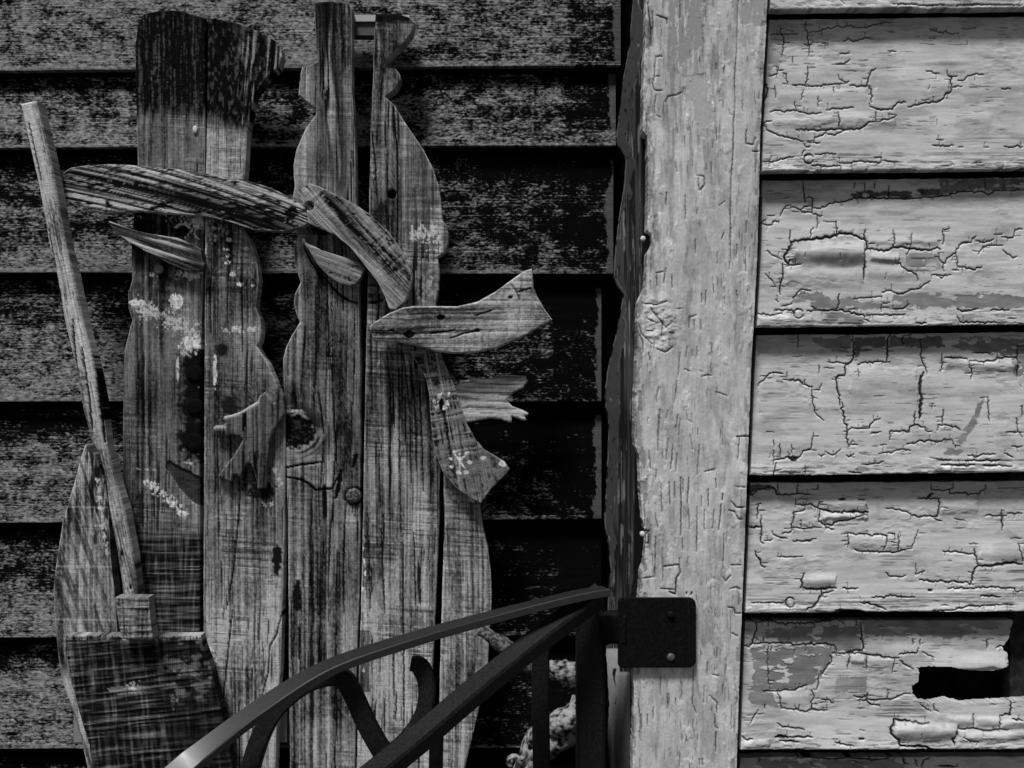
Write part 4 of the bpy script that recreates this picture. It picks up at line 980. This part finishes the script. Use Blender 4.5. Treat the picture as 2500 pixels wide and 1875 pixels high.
# ---- broom
bro = empty('broom', (-.33, YP - .03, 0), 'weathered wooden broom with pale stick leaning against the snowman', 'broom')
def feat_st(U, V, t, h):
    c, s = cracks(U, V, parse("4:178,780 182,850 190,930;3:120,560 135,660 150,760;3:70,300 100,440;4:200,850 215,950 225,1050;7:222,820 235,900 246,990 256,1080", 0, 0, 1), 63, amp=.6, soft=1.5)
    t = t * (1 - c) + .012 * c; h -= 2 * c
    d = sst(850, 1150, V) * .35; t = t * (1 - d)
    t, h = dark(U, V, t, h, 297, 1350, 4, 9, .01, 1.); t, h = dark(U, V, t, h, 318, 1433, 3, 6, .01, 1.)
    return t, h
ruled('handle', 78.4, [(90, 249), (121, 373), (136, 452), (162, 600), (174, 645), (203, 782), (226, 870), (246, 970), (262, 1087), (286, 1181), (307, 1253), (327, 1362), (338, 1459), (342, 1500)],
      [(50, 253), (78, 380), (95, 452), (121, 600), (136, 652), (159, 789), (184, 891), (203, 1000), (225, 1085), (243, 1108), (259, 1170), (268, 1253), (286, 1344), (302, 1461), (306, 1500)],
      YP - .045, 1000, bro, thick=.018, feat=feat_st, lo=.10, hi=.42, saw=.3, sl=120, chk=.35, con=.6, bow=.004, rim=.4, y2=YP - .030)
def hatch(U, V, t, h, a, k=1.0, sd=0):
    c, s_ = math.cos(a), math.sin(a)
    x = U * c + V * s_; y = -U * s_ + V * c
    a_ = fbm(y / 4.2, x / 90, 1101 + sd, 2); b_ = fbm(x / 6, y / 70, 1102 + sd, 2)
    v = np.clip(.012 + .30 * np.clip(a_ - .46, 0, 1) + .22 * np.clip(b_ - .46, 0, 1), 0, .17) * (.4 + 1.1 * fbm(U / 26, V / 26, 1103 + sd))
    return v * k * .82, h * .3 + 2.4 * (a_ - .5) + 1.2 * (b_ - .5)
def feat_head(U, V, t, h):
    rimm = np.where((t > .11) & (V < 1563), t * .9, 0)
    v, h2 = hatch(U, V, t, h, -.10)
    r = sst(-15, 25, U - (375 + .16 * (V - 1560)))
    blot = fbm(U / 22, V / 18, 1110, 3)
    v = v * (1 - r) + r * (.006 + .07 * sst(.52, .62, blot) * (1 - sst(1690, 1740, V)) + .35 * v)
    e = inpoly(U, V, [(262, 1682), (290, 1675), (330, 1676), (352, 1688), (330, 1694), (295, 1697), (268, 1690)], 2)
    v = np.where(e, .13, v)
    v, h2 = white(U, V, v, h2, 325, 1676, 28, 12, 1120, .5, .30)
    v, h2 = white(U, V, v, h2, 425, 1705, 14, 22, 1121, .58, .20); v, h2 = white(U, V, v, h2, 445, 1635, 26, 20, 1122, .60, .17)
    return np.maximum(v, rimm), h2
ruled('head', 90, [(490, 1552), (497, 1582), (517, 1637), (542, 1745), (559, 1817), (566, 1875), (620, 2250)], [(160, 1566), (159, 1586), (174, 1655), (195, 1745), (217, 1817), (226, 1875), (270, 2250)],
      YP - .032, 1100, bro, thick=.016, feat=feat_head, ext=1890, rim=.7)
def feat_fer(U, V, t, h):
    v, h2 = hatch(U, V, t, h, .0, 1.3, 7); return np.maximum(v, np.where(t > .13, t * .8, 0)), h2
ruled('binding', 90, [(362, 1459), (366, 1500), (372, 1556)], [(281, 1463), (286, 1500), (297, 1560)], YP - .050, 1150, bro, thick=.017, feat=feat_fer, rim=.9)

# ---- right snowman
s2 = empty('wooden_snowman', (-.1, YP, 0), 'plank snowman with tilted brim and wooden scarf, beside the corner board', 'snowman', 'wooden plank snowmen')
C_L = [(765, 5), (766, 30), (770, 90), (774, 152), (737, 164), (734, 174), (728, 231), (770, 266), (772, 277), (745, 315), (736, 336), (723, 365), (716, 405), (717, 434), (719, 456), (714, 481), (720, 540), (728, 574), (717, 601), (717, 637), (725, 663), (734, 690), (719, 717), (717, 739), (723, 768), (732, 786), (712, 818), (698, 847), (691, 876), (692, 934), (697, 1006), (698, 1100), (703, 1275), (705, 1637), (708, 1875), (708, 2550)]
C_R = [(831, 3), (852, 8), (859, 20), (859, 217), (866, 325), (869, 488), (875, 703), (878, 862), (879, 1100), (879, 1275), (876, 1456), (870, 1619), (865, 1875), (860, 2550)]
def knot(U, V, t, h, cu, cv, r, sd):
    d = np.hypot(U - cu, (V - cv) / .95)
    ring = sst(r * 1.0, r * 2.3, d)
    rg = fbm(d / 4.5, np.arctan2(V - cv, U - cu) * 2, sd, 2)
    tn = .02 + .15 * sst(.35, .65, rg)
    t = t * ring + tn * (1 - ring)
    t, h = dark(U, V, t, h, cu, cv, r, r * .95, .005, 2.0, sd, .55, .12)
    inn = (d < r * .8) & (fbm(U / 9, V / 5, sd + 3) > .60); t = np.where(inn, .035, t)
    return t, h
def feat_C(U, V, t, h):
    st = fbm((U + 12 * np.sin(V / 90.)) / 11, V / 260, 1203, 2)
    up = 1 - sst(430, 520, V)
    x = U - np.interp(V, [0, 480], [800, 822])
    m = np.exp(-(x / 30.) ** 2) * sst(.42, .58, st) * up; t = t * (1 - .88 * m)
    lb = sst(.5, .7, (770 - U) / 60. + .3) * up; t = t + .05 * lb
    t, h = dark(U, V, t, h, 815, 560, 60, 14, .02, 0, 3, 1.0)
    ed = np.exp(-((U - np.interp(V, [570, 690, 790, 850, 900], [722, 728, 730, 712, 700])) / 22.) ** 2) * sst(560, 600, V) * (1 - sst(900, 960, V)); t = t + .05 * ed
    t, h = knot(U, V, t, h, 724, 1054, 43, 1210)
    y2 = np.interp(U, [690, 735, 760, 775, 800, 815, 830], [1165, 1168, 1178, 1196, 1195, 1185, 1150])
    pale = (V < y2) & (V > 1110) & (U < 815); t = np.where(pale, t * 1.2 + .02, t)
    c, s = cracks(U, V, parse("4:695,1143 735,1135 790,1128;3:790,1080 786,1140 782,1200;5:700,1165 740,1172 770,1196 810,1193 828,1160;4:778,960 785,1010 790,1060;4:812,950 815,1010 820,1100 812,1200;9:832,1150 828,1180 820,1215;8:870,1110 862,1140;4:815,1215 806,1300 802,1400;3:760,1220 758,1330 762,1480;3:845,1230 838,1340 840,1500;3:770,700 772,860 768,960;3:800,720 803,880;4:720,985 724,1000;3:835,600 838,760;3:745,800 735,960;8:718,960 722,985", 0, 0, 1), 65, amp=.5, soft=1.5)
    t = t * (1 - c) + .006 * c; h -= 1.5 * c
    t, h = dark(U, V, t, h, 863, 1211, 24, 24, .010, .5, 9, .4)
    t, h = white(U, V, t, h, 712, 1002, 20, 5, 1230, .5, .6, 5, 3)
    sm, s_ = cracks(U, V, parse("5:800,685 812,703 831,721 853,735 872,740;3:741,600 760,640 785,670 803,690", 0, 0, 1), 66, amp=.2, soft=1.2)
    t = t * (1 - sm) + .005 * sm; h -= 2 * sm
    t, h = white(U, V, t, h, 741, 586, 3, 3, 1231, .3)
    t, h = dark(U, V, t, h, 724, 1456, 10, 40, .01, 0, 4, .8)
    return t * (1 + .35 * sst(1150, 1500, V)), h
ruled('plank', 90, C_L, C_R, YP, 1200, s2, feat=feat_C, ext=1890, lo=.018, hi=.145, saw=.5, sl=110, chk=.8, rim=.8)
D_L = [(916, 33), (913, 90), (911, 174), (907, 253), (904, 362), (901, 506), (898, 681), (895, 789), (891, 970), (889, 1100), (886, 1275), (881, 1492), (876, 1640), (871, 1875), (866, 2550)]
D_R = [(980, 36), (1006, 44), (1012, 54), (1005, 80), (987, 105), (958, 130), (944, 145), (937, 164), (964, 166), (976, 181), (978, 195), (965, 217), (940, 236), (962, 255), (980, 286), (1009, 329), (1034, 365), (1056, 409), (1070, 452), (1077, 499), (1080, 539), (1090, 548), (1094, 568), (1094, 594), (1085, 616), (1068, 628), (1072, 659), (1070, 703), (1063, 746), (1070, 900), (1075, 1100), (1071, 1275), (1060, 1528), (1054, 1640), (1056, 1875), (1060, 2550)]
def feat_D(U, V, t, h):
    up = 1 - sst(560, 640, V)
    pale = sst(.35, .6, (U - np.interp(V, [0, 300, 600], [965, 965, 965])) / 60. + .3) * up; t = t * (1 - .3 * pale) + .055 * pale
    hz = fbm(V / 5, U / 120, 1302, 2); t = t * (1 + 1.0 * (hz - .5) * sst(960, 990, U) * up)
    tp = (1 - sst(48, 62, V + 12 * (fbm(U / 8, V / 8, 1303) - .5))) * (U < 1000); t = t * (1 - tp) + .012 * tp
    dk = np.exp(-((U - np.interp(V, [40, 150, 260, 420], [920, 925, 915, 905])) / 14.) ** 2) * sst(.4, .6, fbm(U / 6, V / 60, 1304)) * (1 - sst(420, 500, V)); t = t * (1 - .8 * dk)
    c, s = cracks(U, V, parse("4:962,262 965,320 969,362 971,430 971,524 969,640;3:908,330 915,390 922,500;3:940,300 942,360;4:1000,880 1010,960 1015,1050 1016,1150;3:985,860 1000,1000 1004,1180;3:950,900 955,1020 952,1100;3:1024,930 1030,1080 1034,1200;3:975,900 975,1100 978,1300;3:985,1330 984,1500 986,1640 986,1790;3:930,1290 935,1400 940,1500;3:1010,1300 1015,1480;3:960,1560 962,1700;3:905,800 908,1000;3:1050,1090 1052,1230;3:925,1100 928,1240;3:968,1690 966,1760", 0, 0, 1), 67, amp=.5, soft=1.5)
    t = t * (1 - c) + .006 * c; h -= 1.4 * c
    t, h = dark(U, V, t, h, 957, 474, 10, 11, .006, 6, 5, .2)
    t, h = dark(U, V, t, h, 930, 505, 8, 14, .02, 0, 6, .5)
    for k in range(9): t, h = white(U, V, t, h, 1006 + 8 * k, 568 + 6 * math.sin(k * 1.7), 5, 20 - 7 * abs(math.sin(k)), 1310 + k, .46, .5, 3, 9)
    t, h = white(U, V, t, h, 1050, 592, 26, 4, 1330, .5, .5); t, h = white(U, V, t, h, 1055, 610, 18, 4, 1331, .55, .5)
    sm, s_ = cracks(U, V, parse("6:900,739 915,738 935,732", 0, 0, 1), 68, amp=.2, soft=1.2); t = t * (1 - sm) + .005 * sm; h -= 2 * sm
    cr = sst(640, 680, V) * (1 - sst(735, 750, V)); t = t * (1 - .4 * cr * sst(.45, .6, fbm(U / 8, V / 8, 1305)))
    for k in range(10): t, h = white(U, V, t, h, 886 + 3 * (k % 3), 1330 + 33 * k + 9 * (k % 2), 4, 12, 1340 + k, .55, .5, 4, 5)
    m = (U < 902) & (V > 1540) & (V < 1690); t = np.where(m, t * .45, t)
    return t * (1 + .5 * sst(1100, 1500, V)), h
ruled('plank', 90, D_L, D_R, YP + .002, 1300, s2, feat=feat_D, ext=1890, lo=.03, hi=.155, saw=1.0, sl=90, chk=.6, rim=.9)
E_L = [(1080, 1120), (1083, 1160), (1085, 1275), (1077, 1528), (1074, 1640), (1071, 1875), (1070, 2550)]
E_Rr = [(1084, 1120), (1122, 1150), (1160, 1200), (1172, 1240), (1177, 1280), (1191, 1340), (1198, 1402), (1200, 1456), (1198, 1506), (1193, 1564), (1191, 1629), (1170, 1727), (1157, 1781), (1135, 1875), (1100, 2550)]
def feat_E(U, V, t, h):
    for k in range(8): t, h = white(U, V, t, h, 1095 + 8 * k, 1195 + 9 * (k % 4), 6, 6, 1410 + k, .53, .55, 4, 4)
    t, h = white(U, V, t, h, 1081, 1185, 3, 30, 1420, .5, .5)
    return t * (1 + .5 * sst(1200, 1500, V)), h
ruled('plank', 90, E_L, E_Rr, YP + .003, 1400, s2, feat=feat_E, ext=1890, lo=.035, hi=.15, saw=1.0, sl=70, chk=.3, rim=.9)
disc('peg', 863, 1211, YP - .002, 19, M_TWIG, s2, dome=.45, n=16)
box('crossbar', 790, 1000, 36, 52, YP + .021, YP + .040, M_WOOD, s2, .30)
box('crossbar', 790, 1000, 56, 86, YP + .024, YP + .040, M_WOOD, s2, .07)
B2_T = [(727, 467), (745, 452), (759, 448), (788, 459), (824, 477), (868, 499), (900, 521), (947, 564), (973, 600), (984, 620), (1001, 659), (1006, 677), (1001, 706), (987, 735), (969, 751)]
B2_B = [(727, 470), (748, 506), (752, 543), (781, 556), (817, 572), (853, 601), (889, 645), (922, 688), (940, 724), (951, 754), (962, 754)]
def feat_B2(U, V, t, h):
    tt = (-U * .70 + V * .72)
    st = fbm(tt / 7.5, (U + V) / 260, 1501, 3); st2 = fbm(tt / 3, (U + V) / 120, 1502, 2)
    t2 = .006 + .14 * sst(.42, .62, st * .6 + st2 * .4)
    c = tt - (-868 * .70 + 560 * .72)
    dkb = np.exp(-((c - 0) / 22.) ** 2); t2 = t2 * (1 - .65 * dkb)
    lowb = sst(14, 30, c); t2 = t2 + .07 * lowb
    t2, h2 = dark(U, V, t2, h * .3 + 2.0 * (st - .5) + .7 * (st2 - .5), 755, 503, 11, 11, .005, 5, 6, .2)
    return np.maximum(t2, np.where(t > .13, t * .8, 0)), h2
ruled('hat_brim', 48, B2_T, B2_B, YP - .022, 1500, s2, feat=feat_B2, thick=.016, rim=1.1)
N2_T = [(741, 589), (788, 612), (831, 625), (878, 641), (887, 655)]
N2_B = [(742, 592), (756, 612), (777, 648), (803, 674), (831, 692), (853, 698), (870, 690), (880, 680), (887, 660)]
def feat_N2(U, V, t, h):
    st = fbm((V - .34 * U) / 6, U / 80, 1551, 2)
    d = V - (589 + .36 * (U - 741))
    t2 = .012 + .13 * sst(.42, .6, st) + .08 * sst(16, 6, d)
    return np.maximum(t2, np.where(t > .14, t * .7, 0)), h * .3 + 1.5 * (st - .5)
ruled('nose', 20, N2_T, N2_B, YP - .013, 1550, s2, feat=feat_N2, thick=.012, rim=.8)
T1_T = [(902, 798), (915, 786), (951, 764), (983, 751), (1009, 747), (1063, 747), (1114, 748), (1164, 737), (1208, 713), (1247, 684), (1280, 661), (1300, 655), (1301, 697), (1312, 724), (1331, 757), (1348, 780)]
T1_B = [(902, 800), (907, 818), (912, 833), (929, 833), (969, 834), (1016, 844), (1063, 858), (1106, 863), (1164, 860), (1215, 849), (1269, 827), (1316, 800), (1348, 781)]
def feat_T1(U, V, t, h):
    c, s = cracks(U, V, parse("3:907,809 930,803 960,796;4:963,834 1010,822 1060,813 1110,806;3:1100,826 1130,815 1165,808;3:1259,714 1280,708 1305,702;5:1275,742 1300,730 1312,724;3:1245,690 1260,710 1275,745 1285,770;3:1000,780 1080,762;3:1160,770 1230,750", 0, 0, 1), 69, amp=.4, soft=1.4)
    t = t * (1 - .9 * c) + .006 * c; h -= 1.4 * c
    for (cu, cv, r) in ((1246, 726, 5), (998, 817, 11), (1077, 775, 8), (1166, 807, 5), (957, 806, 4)): t, h = dark(U, V, t, h, cu, cv, r * 1.2, r * .8, .008, 1.5, 7, .6)
    sp = fbm(U / 6, V / 6, 1603, 2); t = t * (.75 + .6 * sp)
    return t, h
ruled('scarf_tail', 0, T1_T, T1_B, YP - .030, 1600, s2, feat=feat_T1, thick=.016, lo=.06, hi=.175, saw=.5, con=.9, chk=.3, rim=1.0)
T2_L = [(1077, 858), (1078, 869), (1088, 894), (1106, 934), (1121, 977), (1139, 1035), (1161, 1075), (1184, 1100), (1215, 1118), (1232, 1130), (1244, 1146), (1230, 1162), (1198, 1195), (1175, 1226)]
T2_R = [(1002, 858), (1009, 874), (1027, 901), (1041, 927), (1048, 963), (1050, 1006), (1057, 1079), (1066, 1115), (1080, 1150), (1113, 1190), (1150, 1216), (1172, 1227)]
def flake(cu, cv, r, arms):
    out = []
    for a in arms: out.append((np.array([[cu, cv], [cu + r * math.cos(math.radians(a)), cv + r * math.sin(math.radians(a))]]), 2.4))
    return out
def feat_T2(U, V, t, h):
    sw = fbm((V + .15 * U) / 5.2, U / 70, 1701, 2)
    up = 1 - sst(1090, 1130, V)
    t2 = (.022 + .12 * sst(.40, .68, sw)) * up + (1 - up) * (.03 + .09 * sst(.4, .65, fbm(U / 16, V / 12, 1702)))
    sl = np.exp(-((U - np.interp(V, [880, 930, 990, 1040, 1100], [1048, 1062, 1080, 1088, 1098])) / 7.) ** 2) * sst(.4, .55, fbm(U / 20, V / 40, 1703)); t2 *= 1 - .9 * sl
    h = h * .3 + 1.8 * (sw - .5) * up + (1 - up) * 1.5 * (fbm(U / 16, V / 12, 1702) - .5) - 1.5 * sl
    t2 = np.maximum(t2, np.where(t > .13, t * .7, 0))
    fl = flake(1122, 1125, 22, (90, 270, 55, 235, 315))
    c, s = cracks(U, V, fl, 71, amp=.2, soft=1.5); t2 = t2 * (1 - c) + .6 * c
    for (cu, cv) in ((1111, 1105), (1141, 1107), (1147, 1128), (1103, 1139), (1121, 1154), (1138, 1152), (1100, 1120), (1180, 1118)): t2, h = white(U, V, t2, h, cu, cv, 5, 4, int(cu), .40, .6, 4, 4)
    fl = flake(1075, 970, 14, (290, 120)) + [(np.array([[1094, 966], [1098, 958]]), 2.2)]
    c, s = cracks(U, V, fl, 72, amp=.2, soft=1.5); t2 = t2 * (1 - c) + .6 * c
    for (cu, cv) in ((1095, 963), (1060, 978), (1093, 985), (1086, 996), (1067, 993), (1074, 968)): t2, h = white(U, V, t2, h, cu, cv, 5, 5, int(cu) + 3, .43, .6, 4, 4)
    t2, h = white(U, V, t2, h, 1229, 1131, 8, 7, 1711, .25, .6)
    return t2, h
ruled('scarf_tail', 80, T2_L, T2_R, YP - .014, 1700, s2, feat=feat_T2, thick=.013, rim=.9)
HAND2 = [(1095, 944), (1130, 936), (1164, 923), (1190, 925), (1215, 917), (1250, 916), (1284, 918), (1289, 930), (1276, 948), (1256, 958), (1244, 968), (1237, 977), (1251, 992), (1276, 1001), (1290, 1009), (1288, 1014), (1280, 1016), (1286, 1026), (1278, 1027), (1262, 1021), (1250, 1017), (1249, 1032), (1240, 1031), (1225, 1025), (1200, 1022), (1165, 1027), (1130, 1035), (1100, 1035)]
def feat_H2(U, V, t, h):
    st = fbm((V - .05 * U) / 6, U / 150, 1801, 3)
    t = t * .5 + .5 * (.05 + .34 * sst(.4, .65, st)); h += 1.5 * (st - .5)
    c, s = cracks(U, V, parse("7:1122,972 1132,988 1146,990;4:1200,952 1220,955 1255,957;3:1140,1005 1200,1008 1285,1012;3:1165,990 1230,996", 0, 0, 1), 73, amp=.3, soft=1.4) if U.ndim == 2 else (0 * U, 0)
    t = t * (1 - c) + .006 * c
    return t, h
poly_slab('hand', HAND2, 0, YP - .006, 1800, s2, thick=.012, feat=feat_H2, lo=.10, hi=.24, saw=.2)

# ------------------------------------------------------------------ iron railing
def catmull(pts, n=10):
    p = np.array(pts, float)
    p = np.concatenate([[2 * p[0] - p[1]], p, [2 * p[-1] - p[-2]]])
    out = []
    for i in range(1, len(p) - 2):
        for k in range(n):
            t = k / n
            out.append(.5 * ((2 * p[i]) + (-p[i - 1] + p[i + 1]) * t + (2 * p[i - 1] - 5 * p[i] + 4 * p[i + 1] - p[i + 2]) * t * t + (-p[i - 1] + 3 * p[i] - 3 * p[i + 1] + p[i + 2]) * t ** 3))
    out.append(p[-2])
    return np.array(out)

def sweep(name, path, w, hgt, mat, parent, ref=(0, 0, 1), n=10, bev=.22, noise=.00005, taper=None, seed=0, roundsec=False):
    """bar swept along photograph points (u, v, depth y): w across, hgt along 'ref'"""
    pts = catmull([P(u, v, y) for u, v, y in path], n)
    N = len(pts)
    tan = np.gradient(pts, axis=0); tan /= np.linalg.norm(tan, axis=1)[:, None]
    ref = np.array(ref, float)
    if ref.ndim == 2: ref = np.stack([np.interp(np.linspace(0, 1, N), np.linspace(0, 1, len(ref)), ref[:, k]) for k in range(3)], -1)
    side = np.cross(tan, ref); side /= np.linalg.norm(side, axis=1)[:, None]
    up = np.cross(side, tan)
    if roundsec: sec = [(math.cos(a), math.sin(a)) for a in np.linspace(0, 2 * math.pi, 15)[:-1]]
    else:
        b = bev; sec = [(1, 1 - b), (1 - b * hgt / w, 1), (-1 + b * hgt / w, 1), (-1, 1 - b), (-1, -1 + b), (-1 + b * hgt / w, -1), (1 - b * hgt / w, -1), (1, -1 + b)]
    K = len(sec)
    rng = np.random.default_rng(seed)
    co = np.zeros((N, K, 3))
    for j, (a, b_) in enumerate(sec):
        f = np.ones(N) if taper is None else np.interp(np.linspace(0, 1, N), np.linspace(0, 1, len(taper)), taper)
        nz = noise * (fbm(np.arange(N) / 3., np.full(N, j * 1.7), seed + 9) - .5) * 2
        co[:, j] = pts + side * ((a * w / 2 * f) + nz * a)[:, None] + up * ((b_ * hgt / 2 * f) + nz * b_)[:, None]
    co = co.reshape(-1, 3)
    q = []
    for i in range(N - 1):
        for j in range(K):
            q.append((i * K + j, i * K + (j + 1) % K, (i + 1) * K + (j + 1) % K, (i + 1) * K + j))
    t = []
    for base, rev in ((0, True), ((N - 1) * K, False)):
        for j in range(1, K - 1):
            f = (base, base + j, base + j + 1)
            t.append(f[::-1] if rev else f)
    sm = np.concatenate([np.full(len(q), roundsec), np.zeros(len(t), bool)])
    return make(name, co, np.array(q), np.array(t), sm, mat, parent)

rail = empty('iron_railing', (.05, -.1, 0), 'black wrought iron stair railing with scrolls, bolted to the corner board', 'railing')
sweep('top_rail', [(1478, 1443, -.02), (1400, 1457, -.035), (1200, 1507, -.075), (1000, 1563, -.125), (800, 1632, -.165), (640, 1728, -.195), (500, 1832, -.215), (432, 1887, -.225), (250, 2050, -.245)], .0175, .007, M_RAIL, rail, ref=[(0, 0, 1), (0, 0, 1), (0, -.05, 1), (0, -.15, 1), (0, -.35, .9), (.03, -.65, .75), (.05, -.74, .67)], n=40, seed=1, noise=0)
sweep('lower_rail', [(1466, 1452, -.012), (1360, 1528, -.04), (1230, 1630, -.075), (1130, 1712, -.105), (1030, 1798, -.135), (930, 1880, -.165), (760, 2020, -.215)], .018, .019, M_IRON, rail, ref=(0, -.5, .85), n=8, seed=2, noise=.0002)
sweep('scroll', [(560, 2050, -.175), (590, 1960, -.172), (612, 1875, -.17), (638, 1795, -.165), (676, 1728, -.16), (735, 1676, -.152), (790, 1652, -.145), (836, 1655, -.14), (862, 1694, -.14), (892, 1760, -.14), (922, 1815, -.14), (945, 1850, -.14)], .0145, .013, M_IRON, rail, ref=(0, 1, 0), n=8, seed=3)
sweep('scroll', [(1003, 1620, -.11), (1022, 1624, -.11), (1038, 1650, -.11), (1043, 1690, -.112), (1034, 1740, -.115), (1008, 1788, -.12), (970, 1830, -.13), (930, 1858, -.135)], .014, .014, M_IRON, rail, ref=(0, 1, 0), n=8, seed=4, taper=[.75, 1, 1, 1, 1, 1])
sweep('post', [(1441, 1462, .018), (1441, 1700, .018), (1441, 2000, .018), (1441, 2490, .018)], .027, .027, M_IRON, rail, ref=(0, 1, 0), n=5, seed=5)
sweep('baluster', [(1320, 1575, .010), (1320, 1750, .010), (1324, 2000, .010), (1324, 2480, .010)], .0165, .0165, M_IRON, rail, ref=(0, 1, 0), n=5, seed=6)
sweep('baluster', [(1068, 1765, -.06), (1064, 1900, -.06), (1064, 2450, -.06)], .012, .012, M_IRON, rail, ref=(0, 1, 0), n=5, seed=7)
sweep('bracket', [(1462, 1540, .012), (1492, 1530, .006), (1535, 1535, -.004)], .014, .030, M_PLATE, rail, ref=(0, 0, 1), n=6, seed=8)
# mounting plate with rounded corners
def rplate():
    u0, u1, v0, v1, r = 1508, 1699, 1458, 1630, 18
    pts = []
    for cu, cv, a0 in ((u1 - r, v0 + r, -90), (u1 - r, v1 - r, 0), (u0 + r * .6, v1 - r * .6, 90), (u0 + r * .6, v0 + r * .6, 180)):
        rr = r if cu > 1600 else r * .6
        for k in range(6):
            a = math.radians(a0 + 18 * k); pts.append((cu + rr * math.cos(a), cv + rr * math.sin(a)))
    pts = np.array(pts); n = len(pts); c = pts.mean(0)
    rows = []
    for f, y in ((.97, -.0075), (.99, -.0070), (1.0, -.0055), (1.0, .002)):
        q = c + (pts - c) * f; x, yy, z = P(q[:, 0], q[:, 1], y + 0 * q[:, 0]); rows.append(np.stack([x, yy, z], -1))
    x, yy, z = P(c[0], c[1], -.0075)
    co = np.concatenate([[(x, yy, z)]] + rows)
    t = [(0, 1 + (j + 1) % n, 1 + j) for j in range(n)]
    qd = [(1 + k * n + j, 1 + k * n + (j + 1) % n, 1 + (k + 1) * n + (j + 1) % n, 1 + (k + 1) * n + j) for k in range(3) for j in range(n)]
    return make('mounting_plate', co, np.array(qd), np.array(t), np.zeros(len(t) + len(qd), bool), M_PLATE, rail)
pl = rplate()
M_SCREW = plain_mat('worn_screw', .03, .08, .5, .5, 700)
disc('screw', 1638, 1605, -.0085, 10, M_SCREW, pl, dome=.3)
disc('screw', 1638, 1502, -.0085, 10, M_PLATE, pl, dome=.5)

# ------------------------------------------------------------------ driftwood behind the balusters
dr = empty('driftwood_branch', (.07, .09, 0), 'gnarled pale driftwood branch standing behind the railing balusters', 'branch')
def gnarl(name, path, rad, mat, parent, seed, n=12, amp=.5, K=16):
    pts = catmull([P(u, v, y) for u, v, y in path], n)
    N = len(pts)
    tan = np.gradient(pts, axis=0); tan /= np.linalg.norm(tan, axis=1)[:, None]
    ref = np.array((.2, .9, .3)); side = np.cross(tan, ref); side /= np.linalg.norm(side, axis=1)[:, None]; up = np.cross(side, tan)
    rr = np.interp(np.linspace(0, 1, N), np.linspace(0, 1, len(rad)), rad)
    an = np.linspace(0, 2 * math.pi, K + 1)[:-1]
    I, A = np.meshgrid(np.arange(N), an, indexing='ij')
    nz = fbm(I / 13. + 1.1 * np.cos(A), 1.1 * np.sin(A), seed, 3) - .5
    R = rr[:, None] * (1 + amp * 2.2 * nz)
    co = pts[:, None] + side[:, None] * (R * np.cos(A))[..., None] + up[:, None] * (R * np.sin(A))[..., None]
    q = [(i * K + j, i * K + (j + 1) % K, (i + 1) * K + (j + 1) % K, (i + 1) * K + j) for i in range(N - 1) for j in range(K)]
    t = []
    for base, rev in ((0, True), ((N - 1) * K, False)):
        for j in range(1, K - 1):
            f = (base, base + j, base + j + 1); t.append(f[::-1] if rev else f)
    return make(name, co.reshape(-1, 3), np.array(q), np.array(t), None, mat, parent)
gnarl('stem', [(1250, 2480, .1), (1255, 2200, .1), (1268, 1950, .1), (1290, 1862, .1), (1335, 1812, .095), (1385, 1775, .09), (1425, 1730, .09), (1440, 1690, .095), (1420, 1655, .1), (1372, 1640, .1), (1338, 1628, .1)], [.014, .014, .014, .013, .017, .018, .015, .010, .011, .013, .007], M_DRIFT, dr, 31, n=14, K=24)
gnarl('side_shoot', [(1300, 1850, .095), (1275, 1856, .09), (1256, 1848, .088), (1243, 1858, .086), (1246, 1872, .086)], [.006, .005, .004, .004, .002], M_DRIFT, dr, 32, n=10)
gnarl('side_shoot', [(1300, 1840, .095), (1298, 1822, .09), (1294, 1810, .088)], [.005, .004, .003], M_DRIFT, dr, 33)
gnarl('limb', [(1166, 1543, .095), (1185, 1546, .095), (1215, 1565, .095), (1250, 1592, .095), (1310, 1640, .1), (1372, 1650, .1)], [.0035, .006, .007, .007, .007, .006], M_TWIG, dr, 34, n=14)
